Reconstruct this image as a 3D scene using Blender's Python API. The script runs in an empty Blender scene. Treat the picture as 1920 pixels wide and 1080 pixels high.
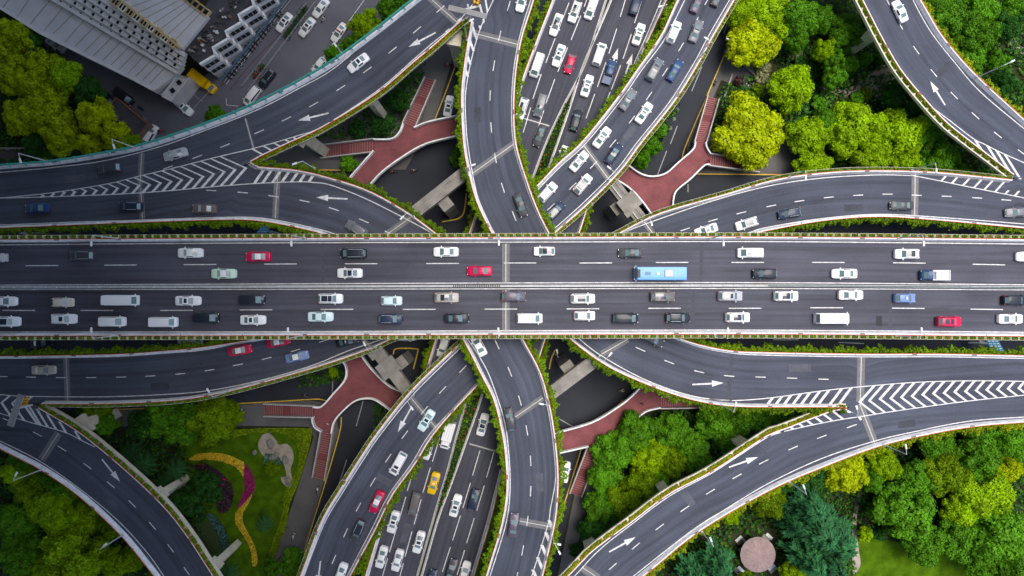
import bpy, math, random
import numpy as np
from mathutils import Vector, Matrix

# ------------------------------------------------------------------ scene set-up
SC = bpy.context.scene
COL = SC.collection
H = 150.0                                   # camera height, metres
cam = bpy.data.cameras.new("camera"); camo = bpy.data.objects.new("camera", cam)
COL.objects.link(camo); SC.camera = camo
camo.location = (0, 0, H); camo.rotation_euler = (0, 0, 0)
cam.lens = 24; cam.sensor_width = 36; cam.clip_end = 6000; cam.clip_start = 0.5

W = bpy.data.worlds.new("World"); SC.world = W; W.use_nodes = True
SUN_EL, SUN_AZ = math.radians(76), math.radians(40)     # azimuth measured from +X towards +Y
wn = W.node_tree.nodes; wl = W.node_tree.links
sky = wn.new("ShaderNodeTexSky"); sky.sky_type = 'NISHITA'; sky.sun_disc = False
sky.sun_elevation = SUN_EL; sky.sun_rotation = math.radians(90) - SUN_AZ
sky.air_density = 1.0; sky.dust_density = 3.0; sky.ozone_density = 1.0
bg = wn["Background"]; bg.inputs[1].default_value = 0.15
wl.new(sky.outputs[0], bg.inputs[0])
sl = bpy.data.lights.new("sun", 'SUN'); sl.energy = 1.9; sl.angle = math.radians(30); sl.color = (1, .95, .87)
so = bpy.data.objects.new("sun", sl); COL.objects.link(so)
sd = Vector((math.cos(SUN_EL) * math.cos(SUN_AZ), math.cos(SUN_EL) * math.sin(SUN_AZ), math.sin(SUN_EL)))
so.rotation_euler = sd.to_track_quat('Z', 'Y').to_euler(); so.location = (0, 0, 300)
SC.view_settings.view_transform = 'Standard'; SC.view_settings.look = 'None'
SC.view_settings.exposure = 0.66; SC.view_settings.gamma = 1.0
SC.render.engine = 'CYCLES'
SC.cycles.max_bounces = 5; SC.cycles.diffuse_bounces = 3; SC.cycles.glossy_bounces = 2
SC.cycles.transmission_bounces = 3; SC.cycles.transparent_max_bounces = 4

# levels of the interchange, metres above the street
ZG, ZP, ZN, ZB, ZA, ZE = 0.0, 4.6, 8.6, 13.0, 17.4, 22.4

def P(x, y, z=0.0):
    "a point seen at pixel (x, y) of the 1920x1080 photograph, at height z"
    s = (H - z) * 1.5 / 1920.0
    return Vector(((x - 960.0) * s, (540.0 - y) * s, z))

def spline(pts, n=8):
    "Catmull-Rom through the points"
    pts = [Vector(p) for p in pts]
    if len(pts) < 3: 
        return [pts[0].lerp(pts[-1], i / n) for i in range(n + 1)]
    e = [pts[0] * 2 - pts[1]] + pts + [pts[-1] * 2 - pts[-2]]
    out = []
    for i in range(1, len(e) - 2):
        a, b, c, d = e[i - 1:i + 3]
        for k in range(n):
            t = k / n
            out.append(.5 * ((2 * b) + (c - a) * t + (2 * a - 5 * b + 4 * c - d) * t * t + (3 * b - a - 3 * c + d) * t ** 3))
    out.append(pts[-1])
    return out

def lens(pl):
    L = [0]
    for a, b in zip(pl, pl[1:]): L.append(L[-1] + (b - a).length)
    return L

def at_len(pl, L, s):
    s = max(0, min(L[-1], s)); lo = 0; hi = len(L) - 1
    while hi - lo > 1:
        m = (lo + hi) // 2
        if L[m] <= s: lo = m
        else: hi = m
    d = L[lo + 1] - L[lo] or 1
    return pl[lo].lerp(pl[lo + 1], (s - L[lo]) / d), (pl[lo + 1] - pl[lo]).normalized()

def resample(pl, n):
    L = lens(pl)
    return [at_len(pl, L, L[-1] * i / (n - 1))[0] for i in range(n)]

def extend(pl, d0=30, d1=30):
    pl = list(pl)
    if d0: pl.insert(0, pl[0] + (pl[0] - pl[1]).normalized() * d0)
    if d1: pl.append(pl[-1] + (pl[-1] - pl[-2]).normalized() * d1)
    return pl

def normals2(pl):
    out = []
    for i in range(len(pl)):
        t = pl[min(i + 1, len(pl) - 1)] - pl[max(i - 1, 0)]
        t.z = 0
        if t.length < 1e-6: t = Vector((1, 0, 0))
        t.normalize(); out.append(Vector((-t.y, t.x, 0)))
    return out

# ------------------------------------------------------------------ materials
MATS = {}
def mat(name, col, rough=.6, var=.12, scale=.6, metallic=0, coat=0, fine=0, spec=.5, rnd=0, transl=0, orn=0):
    if name in MATS: return MATS[name]
    m = bpy.data.materials.new(name); m.use_nodes = True; MATS[name] = m
    n = m.node_tree.nodes; l = m.node_tree.links
    b = n["Principled BSDF"]; b.inputs["Roughness"].default_value = rough
    b.inputs["Metallic"].default_value = metallic; b.inputs["Specular IOR Level"].default_value = spec
    if coat: b.inputs["Coat Weight"].default_value = coat; b.inputs["Coat Roughness"].default_value = .06
    c = (*col, 1)
    src = None
    if var:
        g = n.new("ShaderNodeNewGeometry")
        tx = n.new("ShaderNodeTexNoise"); tx.inputs["Scale"].default_value = scale; tx.inputs["Detail"].default_value = 5
        l.new(g.outputs["Position"], tx.inputs["Vector"])
        r = n.new("ShaderNodeMapRange"); r.inputs[1].default_value = .3; r.inputs[2].default_value = .7
        r.inputs[3].default_value = 1 - var; r.inputs[4].default_value = 1 + var
        l.new(tx.outputs[0], r.inputs[0]); src = r.outputs[0]
        if fine:
            t2 = n.new("ShaderNodeTexNoise"); t2.inputs["Scale"].default_value = 6; t2.inputs["Detail"].default_value = 6
            l.new(g.outputs["Position"], t2.inputs["Vector"])
            r2 = n.new("ShaderNodeMapRange"); r2.inputs[1].default_value = .3; r2.inputs[2].default_value = .7
            r2.inputs[3].default_value = 1 - fine; r2.inputs[4].default_value = 1 + fine
            l.new(t2.outputs[0], r2.inputs[0])
            mu = n.new("ShaderNodeMath"); mu.operation = 'MULTIPLY'; l.new(src, mu.inputs[0]); l.new(r2.outputs[0], mu.inputs[1]); src = mu.outputs[0]
    if rnd:
        g2 = n.new("ShaderNodeNewGeometry")
        r3 = n.new("ShaderNodeMapRange"); r3.inputs[3].default_value = 1 - rnd; r3.inputs[4].default_value = 1 + rnd
        l.new(g2.outputs["Random Per Island"], r3.inputs[0])
        if src is None: src = r3.outputs[0]
        else:
            mu = n.new("ShaderNodeMath"); mu.operation = 'MULTIPLY'; l.new(src, mu.inputs[0]); l.new(r3.outputs[0], mu.inputs[1]); src = mu.outputs[0]
    if orn:
        oi = n.new("ShaderNodeObjectInfo"); r4 = n.new("ShaderNodeMapRange"); r4.inputs[3].default_value = 1 - orn; r4.inputs[4].default_value = 1 + orn * .8
        l.new(oi.outputs["Random"], r4.inputs[0]); mu = n.new("ShaderNodeMath"); mu.operation = 'MULTIPLY'; l.new(src, mu.inputs[0]); l.new(r4.outputs[0], mu.inputs[1]); src = mu.outputs[0]
    if src is not None:
        v = n.new("ShaderNodeVectorMath"); v.operation = 'SCALE'; v.inputs[0].default_value = col
        l.new(src, v.inputs["Scale"]); l.new(v.outputs[0], b.inputs["Base Color"])
        cs = v.outputs[0]
    else:
        b.inputs["Base Color"].default_value = c; cs = None
    if transl:
        t = n.new("ShaderNodeBsdfTranslucent"); t.inputs[0].default_value = c
        if cs: l.new(cs, t.inputs[0])
        mx = n.new("ShaderNodeMixShader"); mx.inputs[0].default_value = transl
        l.new(b.outputs[0], mx.inputs[1]); l.new(t.outputs[0], mx.inputs[2])
        l.new(mx.outputs[0], n["Material Output"].inputs[0])
    return m

def asphalt_mat(name, col, wear=.24, patch=.18):
    "asphalt: speckle, broad patches, and wheel tracks that follow the lane (uv.x along the road, uv.y across, both in metres)"
    m = bpy.data.materials.new(name); m.use_nodes = True; MATS[name] = m
    n = m.node_tree.nodes; l = m.node_tree.links
    b = n["Principled BSDF"]; b.inputs["Roughness"].default_value = .82; b.inputs["Specular IOR Level"].default_value = .35
    g = n.new("ShaderNodeNewGeometry"); uv = n.new("ShaderNodeUVMap")
    def rng(s, lo, hi):
        r = n.new("ShaderNodeMapRange"); r.inputs[1].default_value = .3; r.inputs[2].default_value = .7
        r.inputs[3].default_value = lo; r.inputs[4].default_value = hi; l.new(s, r.inputs[0]); return r.outputs[0]
    def noise(vec, sc, det=5):
        t = n.new("ShaderNodeTexNoise"); t.inputs["Scale"].default_value = sc; t.inputs["Detail"].default_value = det
        l.new(vec, t.inputs["Vector"]); return t.outputs[0]
    def mul(a, c):
        k = n.new("ShaderNodeMath"); k.operation = 'MULTIPLY'; l.new(a, k.inputs[0]); l.new(c, k.inputs[1]); return k.outputs[0]
    mp = n.new("ShaderNodeMapping"); mp.inputs["Scale"].default_value = (.025, 1.3, 1); l.new(uv.outputs[0], mp.inputs[0])
    f = mul(mul(rng(noise(g.outputs["Position"], .09), 1 - patch, 1 + patch), rng(noise(g.outputs["Position"], 5.5, 8), .86, 1.14)),
            rng(noise(mp.outputs[0], 1.0, 3), 1 - wear, 1 + wear))
    mp2 = n.new("ShaderNodeMapping"); mp2.inputs["Scale"].default_value = (.004, .62, 1); l.new(uv.outputs[0], mp2.inputs[0])
    f = mul(f, rng(noise(mp2.outputs[0], 1.0, 2), .86, 1.12))
    mp3 = n.new("ShaderNodeMapping"); mp3.inputs["Scale"].default_value = (.11, .8, 1); l.new(uv.outputs[0], mp3.inputs[0])
    st = n.new("ShaderNodeMapRange"); st.inputs[1].default_value = .58; st.inputs[2].default_value = .72; st.inputs[3].default_value = 1; st.inputs[4].default_value = .78; l.new(noise(mp3.outputs[0], 1.0, 6), st.inputs[0])
    f = mul(f, st.outputs[0])
    v = n.new("ShaderNodeVectorMath"); v.operation = 'SCALE'; v.inputs[0].default_value = col
    l.new(f, v.inputs["Scale"]); l.new(v.outputs[0], b.inputs["Base Color"])
    return m

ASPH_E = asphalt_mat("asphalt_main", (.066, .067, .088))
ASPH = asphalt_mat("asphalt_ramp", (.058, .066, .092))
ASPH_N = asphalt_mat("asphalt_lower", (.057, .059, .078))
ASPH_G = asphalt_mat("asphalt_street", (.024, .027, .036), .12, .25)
CONC = mat("concrete", (.36, .35, .33), .85, .15, .4, fine=.12)
CONC_O = mat("old_concrete", (.235, .22, .195), .9, .25, .5, fine=.2)
CREAM = mat("cream_concrete", (.66, .60, .46), .85, .14, .5, fine=.08)
WHITEC = mat("white_parapet", (.78, .77, .78), .7, .16, .9, fine=.12)
PAINT = mat("road_paint", (.62, .62, .62), .7, .22, 1.4, fine=.25)
PAINT_W = mat("worn_road_paint", (.30, .30, .31), .8, .2, 1.2, fine=.3)
YPAINT = mat("yellow_road_paint", (.62, .40, .03), .7, .16, 1.2, fine=.15)
ORANGE = mat("orange_rail_paint", (.60, .12, .05), .6, .15, 1)
JOINT = mat("joint_concrete", (.155, .15, .15), .85, .14, .8, fine=.2)
STEEL = mat("galvanised_steel", (.55, .57, .58), .5, .1, 2, metallic=.1)
LAMPG = mat("lamp_white", (.75, .76, .76), .4, 0)
DARK = mat("black_plastic", (.012, .012, .014), .5, 0)
TEAL = mat("teal_rail_paint", (.05, .40, .33), .5, .12, 1.5)
BRICKRED = mat("red_deck_coating", (.190, .054, .060), .85, .22, .3, fine=.25)
BRICKDK = mat("red_stair_coating", (.17, .042, .046), .85, .15, .6)
STAIRL = mat("stair_nosing", (.27, .13, .125), .8, .1, 1)
SOIL = mat("soil", (.030, .034, .016), .95, .35, .25, fine=.3, spec=.1)
LAWN = mat("lawn_turf", (.058, .118, .004), .95, .38, .45, fine=.4, spec=.03)
PAVE = mat("pavement_slabs", (.105, .10, .10), .85, .16, .3, fine=.15)
PATHM = mat("garden_path", (.34, .27, .24), .9, .2, .4, fine=.15)

# ------------------------------------------------------------------ mesh helpers
class MB:
    def __init__(s): s.v = []; s.f = []; s.m = []; s.uv = None
    def add(s, v, f, m=0):
        o = len(s.v); s.v += [tuple(p) for p in v]; s.f += [tuple(i + o for i in q) for q in f]; s.m += [m] * len(f); return s
    def box(s, c, size, rz=0, m=0, taper=1.0):
        cx, cy, cz = c; x, y, z = (d / 2 for d in size); ca, sa = math.cos(rz), math.sin(rz)
        vs = []
        for dz, k in ((-z, 1), (z, taper)):
            for dx, dy in ((-x, -y), (x, -y), (x, y), (-x, y)):
                vs.append((cx + (dx * ca - dy * sa) * k, cy + (dx * sa + dy * ca) * k, cz + dz))
        return s.add(vs, [(3, 2, 1, 0), (4, 5, 6, 7), (0, 1, 5, 4), (1, 2, 6, 5), (2, 3, 7, 6), (3, 0, 4, 7)], m)
    def tube(s, a, b, r0, r1=None, n=8, m=0):
        a = Vector(a); b = Vector(b); r1 = r0 if r1 is None else r1
        d = (b - a).normalized(); u = d.orthogonal().normalized(); w = d.cross(u)
        vs = [a + (u * math.cos(t) + w * math.sin(t)) * r0 for t in [2 * math.pi * i / n for i in range(n)]]
        vs += [b + (u * math.cos(t) + w * math.sin(t)) * r1 for t in [2 * math.pi * i / n for i in range(n)]]
        f = [(i, (i + 1) % n, n + (i + 1) % n, n + i) for i in range(n)] + [tuple(range(n - 1, -1, -1)), tuple(range(n, 2 * n))]
        return s.add(vs, f, m)
    def prism(s, poly, z0, z1, m=0, mtop=None):
        "poly: list of xy, z0 bottom, z1 top"
        p = [Vector((q[0], q[1], 0)) for q in poly]; n = len(p)
        ar = sum(p[i].x * p[(i + 1) % n].y - p[(i + 1) % n].x * p[i].y for i in range(n))
        if ar < 0: p.reverse()
        s.add([(q.x, q.y, z0) for q in p] + [(q.x, q.y, z1) for q in p],
              [(i, (i + 1) % n, n + (i + 1) % n, n + i) for i in range(n)] + [tuple(range(n - 1, -1, -1))], m)
        s.add([(q.x, q.y, z1) for q in p], [tuple(range(n))], m if mtop is None else mtop); return s
    def sheet(s, poly, z, m=0):
        p = [Vector((q[0], q[1], 0)) for q in poly]; n = len(p)
        if sum(p[i].x * p[(i + 1) % n].y - p[(i + 1) % n].x * p[i].y for i in range(n)) < 0: p.reverse()
        return s.add([(q.x, q.y, z) for q in p], [tuple(range(n))], m)
    def sweep(s, pl, prof, m=0, closed=True, caps=True):
        "prof: list of (offset along the left normal, dz)"
        nn = normals2(pl); k = len(prof); vs = []
        for p, q in zip(pl, nn):
            for o, dz in prof: vs.append((p.x + q.x * o, p.y + q.y * o, p.z + dz))
        f = []
        for i in range(len(pl) - 1):
            for j in range(k if closed else k - 1):
                a = i * k + j; b = i * k + (j + 1) % k
                f.append((a, b, b + k, a + k))
        if caps and closed: f += [tuple(range(k - 1, -1, -1)), tuple(range((len(pl) - 1) * k, len(pl) * k))]
        return s.add(vs, f, m)
    def mesh(s, name, mats, smooth=False):
        me = bpy.data.meshes.new(name); me.from_pydata(s.v, [], s.f)
        for m in mats: me.materials.append(m)
        if len(mats) > 1: me.polygons.foreach_set("material_index", s.m)
        if s.uv:
            ul = me.uv_layers.new(name="UVMap"); 
            vi = np.zeros(len(me.loops), dtype=np.int32); me.loops.foreach_get("vertex_index", vi)
            ul.data.foreach_set("uv", np.array(s.uv, dtype=np.float32)[vi].ravel())
        if smooth: me.polygons.foreach_set("use_smooth", [True] * len(me.polygons))
        me.update(); return me
    def build(s, name, mats, parent=None, smooth=False):
        if not isinstance(mats, (list, tuple)): mats = [mats]
        return link(name, s.mesh(name, mats, smooth), parent)

def link(name, data, parent=None):
    o = bpy.data.objects.new(name, data); COL.objects.link(o)
    if parent: o.parent = parent
    return o

def tag(o, label=None, cat=None, group=None, kind=None):
    if label: o["label"] = label
    if cat: o["category"] = cat
    if group: o["group"] = group
    if kind: o["kind"] = kind
    return o

def empty(name, loc=(0, 0, 0), rz=0):
    o = bpy.data.objects.new(name, None); COL.objects.link(o); o.location = loc; o.rotation_euler = (0, 0, rz); o.empty_display_size = .5
    return o

def quads_mesh(name, V, mats, midx=None):
    "V: (n,4,3) array of loose quads"
    n = len(V); me = bpy.data.meshes.new(name)
    me.vertices.add(n * 4); me.vertices.foreach_set("co", np.asarray(V, dtype=np.float32).ravel())
    me.loops.add(n * 4); me.loops.foreach_set("vertex_index", np.arange(n * 4, dtype=np.int32))
    me.polygons.add(n); me.polygons.foreach_set("loop_start", np.arange(0, n * 4, 4, dtype=np.int32))
    for m in mats: me.materials.append(m)
    if midx is not None: me.polygons.foreach_set("material_index", np.asarray(midx, dtype=np.int32))
    me.update(calc_edges=True); me.validate(); return me

ORD = "first second third fourth fifth sixth seventh eighth ninth tenth eleventh twelfth thirteenth fourteenth fifteenth sixteenth seventeenth eighteenth nineteenth twentieth".split()
# ------------------------------------------------------------------ foliage helpers
def leaf_mat(name, col, rnd=.35, transl=.25, orn=.22):
    return mat(name, col, .55, .28, .3, orn=orn, rnd=rnd, transl=transl, spec=.14)
HEDGE = leaf_mat("hedge_leaves", (.130, .235, .002))
HEDGE_L = leaf_mat("lime_hedge_leaves", (.225, .285, .002))
HEDGE_D = leaf_mat("dark_shrub_leaves", (.022, .085, .014))
BLOOM = mat("red_blooms", (.55, .02, .05), .6, 0)

def leaf_quads(C, N, size, rng, jit=.7, aspect=1.0):
    "loose leaf quads at centres C (n,3) facing roughly N (n,3)"
    n = len(C); N = N + rng.normal(0, jit, (n, 3)); N /= np.linalg.norm(N, axis=1, keepdims=True) + 1e-9
    R = rng.normal(0, 1, (n, 3)); U = np.cross(N, R); U /= np.linalg.norm(U, axis=1, keepdims=True) + 1e-9
    Wv = np.cross(N, U); s = (size * rng.uniform(.6, 1.3, n))[:, None] / 2
    U = U * s * aspect; Wv = Wv * s
    return np.stack([C - U * .6 - Wv, C + U * .6 - Wv * .7, C + U + Wv, C - U * .8 + Wv * .9], axis=1)

def hedge_on(pl, side, z0, width, height, seed, dens=42, size=.34, gap=None, off=.08, clump=.5):
    "leaves along polyline pl, on the side given by sign; returns quads"
    rng = np.random.default_rng(seed); L = lens(pl); n = int(L[-1] * dens)
    if n < 4: return np.zeros((0, 4, 3))
    s = rng.uniform(0, L[-1], n)
    if gap: s = s[(s % gap[0]) < gap[1]]
    C = []; N = []
    ph = rng.uniform(0, 6, 4)
    for t in s:
        p, d = at_len(pl, L, t); q = Vector((-d.y, d.x, 0)) * side
        k = 1 + clump * (.6 * math.sin(t * .9 + ph[0]) + .5 * math.sin(t * 2.3 + ph[1]) + .4 * math.sin(t * 5.1 + ph[2]))
        a = rng.uniform(0, math.pi); r = math.sqrt(rng.uniform(.25, 1))
        o = off + width * .5 * (1 + r * math.cos(a)) * max(.45, k); h = height * r * math.sin(a) * max(.6, .5 + .5 * k)
        C.append((p.x + q.x * o, p.y + q.y * o, p.z + z0 + h)); c = math.cos(a)
        N.append((q.x * c, q.y * c, math.sin(a) + .35))
    return leaf_quads(np.array(C), np.array(N), size, rng)

# ------------------------------------------------------------------ elevated roads
def flat_strip(mb, pl, w, dz, m=0):
    nn = normals2(pl); o = len(mb.v)
    for p, q in zip(pl, nn):
        mb.v.append((p.x + q.x * w / 2, p.y + q.y * w / 2, p.z + dz)); mb.v.append((p.x - q.x * w / 2, p.y - q.y * w / 2, p.z + dz))
    for i in range(len(pl) - 1):
        mb.f.append((o + 2 * i, o + 2 * i + 1, o + 2 * i + 3, o + 2 * i + 2)); mb.m.append(m)

def hit(p, d, pl):
    "first crossing of the ray p + t d (2-D) with polyline pl"
    best = None
    for a, b in zip(pl, pl[1:]):
        e = b - a; den = d.x * e.y - d.y * e.x
        if abs(den) < 1e-9: continue
        r = a - p; t = (r.x * e.y - r.y * e.x) / den; u = (r.x * d.y - r.y * d.x) / den
        if t > 0 and -.001 <= u <= 1.001 and (best is None or t < best): best = t
    return None if best is None else p + d * best

def bar(mb, a, b, w, dz, along):
    "painted bar from a to b whose ends run along direction `along`"
    k = along.normalized() * w / 2
    v = [a - k, a + k, b + k, b - k]
    if (v[1] - v[0]).cross(v[2] - v[0]).z < 0: v.reverse()
    mb.add([(q.x, q.y, q.z + dz) for q in v], [(0, 1, 2, 3)])

def arrow_part(parent, tail, tip, z, m=PAINT, w=.34, head=2.3, hw=.62):
    a, b = P(*tail, z), P(*tip, z); d = (b - a).normalized(); q = Vector((-d.y, d.x, 0)); n = b - d * head
    v = [a - q * w / 2 * .8, a + q * w / 2 * .8, n + q * w / 2, n + q * hw, b, n - q * hw, n - q * w / 2]; v.reverse()
    mb = MB(); mb.add([(p.x, p.y, z + .008) for p in v], [tuple(range(7))]); return mb.build("painted_arrow", m, parent)

PAR_W, PAR_H = .45, .95
HEDGES = []
def inside(p, mx=8, my=8):
    s = (H - p.z) * 1.5 / 1920
    return abs(p.x) < 960 * s + mx and abs(p.y) < 540 * s + my

def edge_line(segs, other_px, z):
    "-> (deck edge polyline in the world, list of (kerb line, outward sign, style))"
    oth = [P(x, y, z) for x, y in other_px]
    raw = []
    for kind, pts, *st in segs:
        raw.append((kind, [P(x, y, z + (PAR_H if kind == 'p' else 0)) for x, y in pts], st))
    raw[0] = (raw[0][0], extend(raw[0][1], 30, 0), raw[0][2]); raw[-1] = (raw[-1][0], extend(raw[-1][1], 0, 30), raw[-1][2])
    edge = []; pars = []
    for kind, pts, st in raw:
        for p in pts: p.z = z
        s = spline(pts, 8)
        if kind == 'd': edge += s; continue
        nn = normals2(s); k = len(s) // 2; c = s[k]
        near = min(oth, key=lambda o: (o - c).length)
        sg = 1 if (near - c).dot(nn[k]) < 0 else -1          # outward = nn * sg
        edge += [p - q * sg * (PAR_W + .02) for p, q in zip(s, nn)]
        pars.append((s, sg, st[0] if st else None))
    return edge, pars

def parapet(pl, sg, root, z, teal=False, orange=True):
    mb = MB()
    pl = [p for p in pl]
    L = lens(pl); pl = resample(pl, max(2, int(L[-1] / 2)))
    for p in pl: p.z = z
    i = -sg
    prof = [(i * PAR_W, -.02), (i * (PAR_W - .06), .2), (i * (PAR_W - .27), PAR_H), (0.0, PAR_H), (0.0, -.3), (i * PAR_W * .5, -.3)]
    mb.sweep(pl, prof if sg > 0 else prof[::-1], 0)
    if orange:
        prof = [(sg * .004, PAR_H - .3), (sg * .004, PAR_H + .05), (sg * .11, PAR_H + .05), (sg * .11, PAR_H - .3)]
        mb.sweep(pl, prof[::-1] if sg > 0 else prof, 1)
    LL = lens(pl); s = 6.0
    while s < LL[-1]:
        p, d = at_len(pl, LL, s); c = p + Vector((-d.y, d.x, 0)) * (i * .10); mb.box((c.x, c.y, z + PAR_H + .01), (.9 if int(s) % 3 else .12, .22, .05), math.atan2(d.y, d.x), 2); s += 11.5
    return mb.build("parapet", [WHITEC, ORANGE, JOINT], root)

def fence_teal(pl, sg, z, label):
    root = empty("guard_fence", (0, 0, 0)); tag(root, label, "fence")
    L = lens(pl); q = resample(pl, int(L[-1] / 1.5))
    for p in q: p.z = z
    q = [p for p in q if inside(p, 12, 12)]
    mb = MB(); zt = PAR_H
    for o, a, b in ((.02, .95, 1.08), (.02, 1.35, 1.47), (.02, 1.75, 1.90)):
        pr = [(sg * o, a), (sg * (o + .12), a), (sg * (o + .12), b), (sg * o, b)]
        mb.sweep(q, pr[::-1] if sg < 0 else pr, 0)
    mb.build("rail", TEAL, root)
    nn = normals2(q); L = lens(q); k = 0
    s = 1.0
    while s < L[-1]:
        p, d = at_len(q, L, s); n = Vector((-d.y, d.x, 0)) * sg
        b = MB(); c = p + n * .08
        b.box((c.x, c.y, z + PAR_H + .55), (.2, .2, 1.1), math.atan2(d.y, d.x), 0)
        e = p - n * .42
        b.tube((c.x, c.y, z + PAR_H + .9), (e.x, e.y, z + PAR_H + .02), .10, n=5)
        b.build("fence_post", TEAL, root); s += 3.2
    return root

def elevated_road(label, z, A, B, mt, lines=(), dashes=(), arrows=(), joints=(), marks=None, thick=1.3, orange=True, paintmat=PAINT, dlen=2.0, seed=0, piers=(), solid_w=.17, hl=None):
    root = empty("elevated_road", (0, 0, 0)); tag(root, label, "elevated road")
    apx = [q for s in A for q in s[1]]; bpx = [q for s in B for q in s[1]]
    ea, pa = edge_line(A, bpx, z); eb, pb = edge_line(B, apx, z)
    n = max(20, int(lens(ea)[-1] / 2))
    ra, rb = resample(ea, n), resample(eb, n)
    # road surface with uv in metres
    mb = MB(); mb.uv = []; u = 0; K = 5
    for i in range(n):
        if i: u += ((ra[i] + rb[i]) / 2 - (ra[i - 1] + rb[i - 1]) / 2).length
        w = (ra[i] - rb[i]).length
        for k in range(K):
            p = ra[i].lerp(rb[i], k / (K - 1)); mb.v.append((p.x, p.y, z)); mb.uv.append((u, w * k / (K - 1) + z * 3))
    up = (ra[1] - ra[0]).cross(rb[0] - ra[0]).z > 0
    for i in range(n - 1):
        for k in range(K - 1):
            a = i * K + k; q = (a, a + K, a + K + 1, a + 1)
            mb.f.append(q if up else q[::-1]); mb.m.append(0)
    mb.build("road_surface", mt, root)
    # girder below
    g = MB(); vs = []
    for i in range(n):
        c = (ra[i] + rb[i]) / 2
        da = (ra[i] - c).normalized(); 
        for (e, s) in ((ra[i], 1), (rb[i], -1)):
            o = e + da * s * (PAR_W - .03); inn = e - da * s * 1.1
            vs.append((o.x, o.y, z - .03)); vs.append((o.x, o.y, z - .28)); vs.append((inn.x, inn.y, z - thick))
    f = []
    for i in range(n - 1):
        a = 6 * i; b = a + 6
        ring = [0, 1, 2, 5, 4, 3]
        for j in range(6):
            x, y = ring[j], ring[(j + 1) % 6]; f.append((a + x, a + y, b + y, b + x))
    g.add(vs, f); g.build("girder", CONC, root)
    for (pl, sg, st) in pa + pb:
        parapet(pl, sg, root, z, orange=orange)
        if st: HEDGES.append((pl, sg, st, z, label))
    # markings
    mk = MB()
    for pts in lines:
        flat_strip(mk, spline([P(x, y, z) for x, y in pts], 8), solid_w, .006)
    mk2 = MB()
    for row in dashes:
        c = [P(x, y, z) for x, y in row]
        for i, p in enumerate(c):
            d = (c[min(i + 1, len(c) - 1)] - c[max(i - 1, 0)]).normalized()
            flat_strip(mk, [p - d * dlen / 2, p + d * dlen / 2], .17, .008)
    if mk.v: mk.build("lane_marking", paintmat, root)
    if marks:
        cm = MB(); marks(cm, z)
        cm.build("chevron_marking", paintmat, root)
    for t, tip in arrows: arrow_part(root, t, tip, z)
    for (a, b, w) in joints:
        j = MB(); p, q = P(*a, z), P(*b, z); flat_strip(j, [p, q], w, .003, 0); flat_strip(j, [p, q], .12, .0045, 1)
        j.build("expansion_joint", [JOINT, STEEL], root)
    for (x, y, zx, w, rz) in piers:
        p = P(x, y, z - thick); m = MB()
        m.box((p.x, p.y, (z - thick) / 2), (w, w * .62, z - thick), math.radians(rz), 0)
        m.box((p.x, p.y, z - thick - .7), (w * 1.05, w * 1.2, 1.3), math.radians(rz), 0, 1.0)
        m.build("pier", CREAM, root)
    return root, ea, eb

def wl(pts, z): return spline([P(x, y, z) for x, y in pts], 8)

# ---- main east-west deck
EWt = [(0, 449.5), (480, 447), (960, 445.5), (1440, 444.5), (1920, 449)]
EWb = [(0, 629.5), (480, 628.5), (960, 627), (1440, 626), (1920, 630)]
D_E1 = [(79, 498), (226, 497), (375, 496), (526, 495), (677, 494.5), (830, 494), (975, 493), (1117, 493), (1260, 492), (1402, 492), (1553, 492), (1705, 493), (1854, 496)]
D_E2 = [(35, 582), (182, 582), (331, 582), (480, 581), (632, 580), (786, 580), (939, 579.5), (1093, 579), (1246, 578), (1397, 578), (1550, 577), (1703, 578), (1850, 580)]
main_deck, ew_a, ew_b = elevated_road("wide straight viaduct deck carrying the busiest traffic from edge to edge across the middle", ZE,
    [('p', EWt, 'planter')], [('p', EWb, 'planter')], ASPH_E,
    lines=[[(-60, 459.5), (0, 459), (480, 455.5), (960, 454), (1440, 453), (1920, 457.5), (1990, 458)], [(-60, 623), (0, 622.5), (480, 622), (960, 620), (1440, 619), (1920, 623), (1990, 623.5)],
           [(-60, 535), (0, 534.5), (480, 532.5), (960, 530.5), (1440, 530), (1920, 534), (1990, 535)], [(-60, 543.5), (0, 543), (480, 542.5), (960, 541.5), (1440, 541), (1920, 543.5), (1990, 544)]],
    dashes=[D_E1, D_E2], joints=[((948.5, 457), (948.5, 529), 1.4), ((948.5, 544), (948.5, 619), 1.4)], dlen=6.1, thick=1.4)
# resealed cross strips on the deck
for (x0, y0, x1, y1, w) in ((605, 457, 605, 528, .45), (1316, 455, 1314, 528, .7), (1300, 545, 1298, 616, .7), (1670, 546, 1669, 616, .6), (583, 600, 583, 618, .5)):
    j = MB(); flat_strip(j, [P(x0, y0, ZE), P(x1, y1, ZE)], w, .003); j.build("asphalt_patch", mat("sealed_joint", (.05, .056, .07), .8, .15, .8), main_deck)
j = MB(); p = P(1648, 602, ZE); j.box((p.x, p.y, ZE + .002), (1.1, 1.9, .006)); j.build("asphalt_patch", mat("fresh_patch", (.022, .022, .026), .8, .2, 1), main_deck)

# ---- upper ramp level (A) and lower ramp level (B)
GORE_W = [(0, 371), (100, 364), (200, 356), (300, 346), (400, 326), (455, 312)]
GORE_E = [(1592, 765), (1630, 752), (1690, 745), (1790, 736), (1910, 729), (1930, 728)]
GORE_N = [(878, 30), (892, 0)]
GORE_SE = [(1905, 334), (1925, 341)]
GORE_SW = [(70, 759), (22, 758), (0, 756)]

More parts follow.
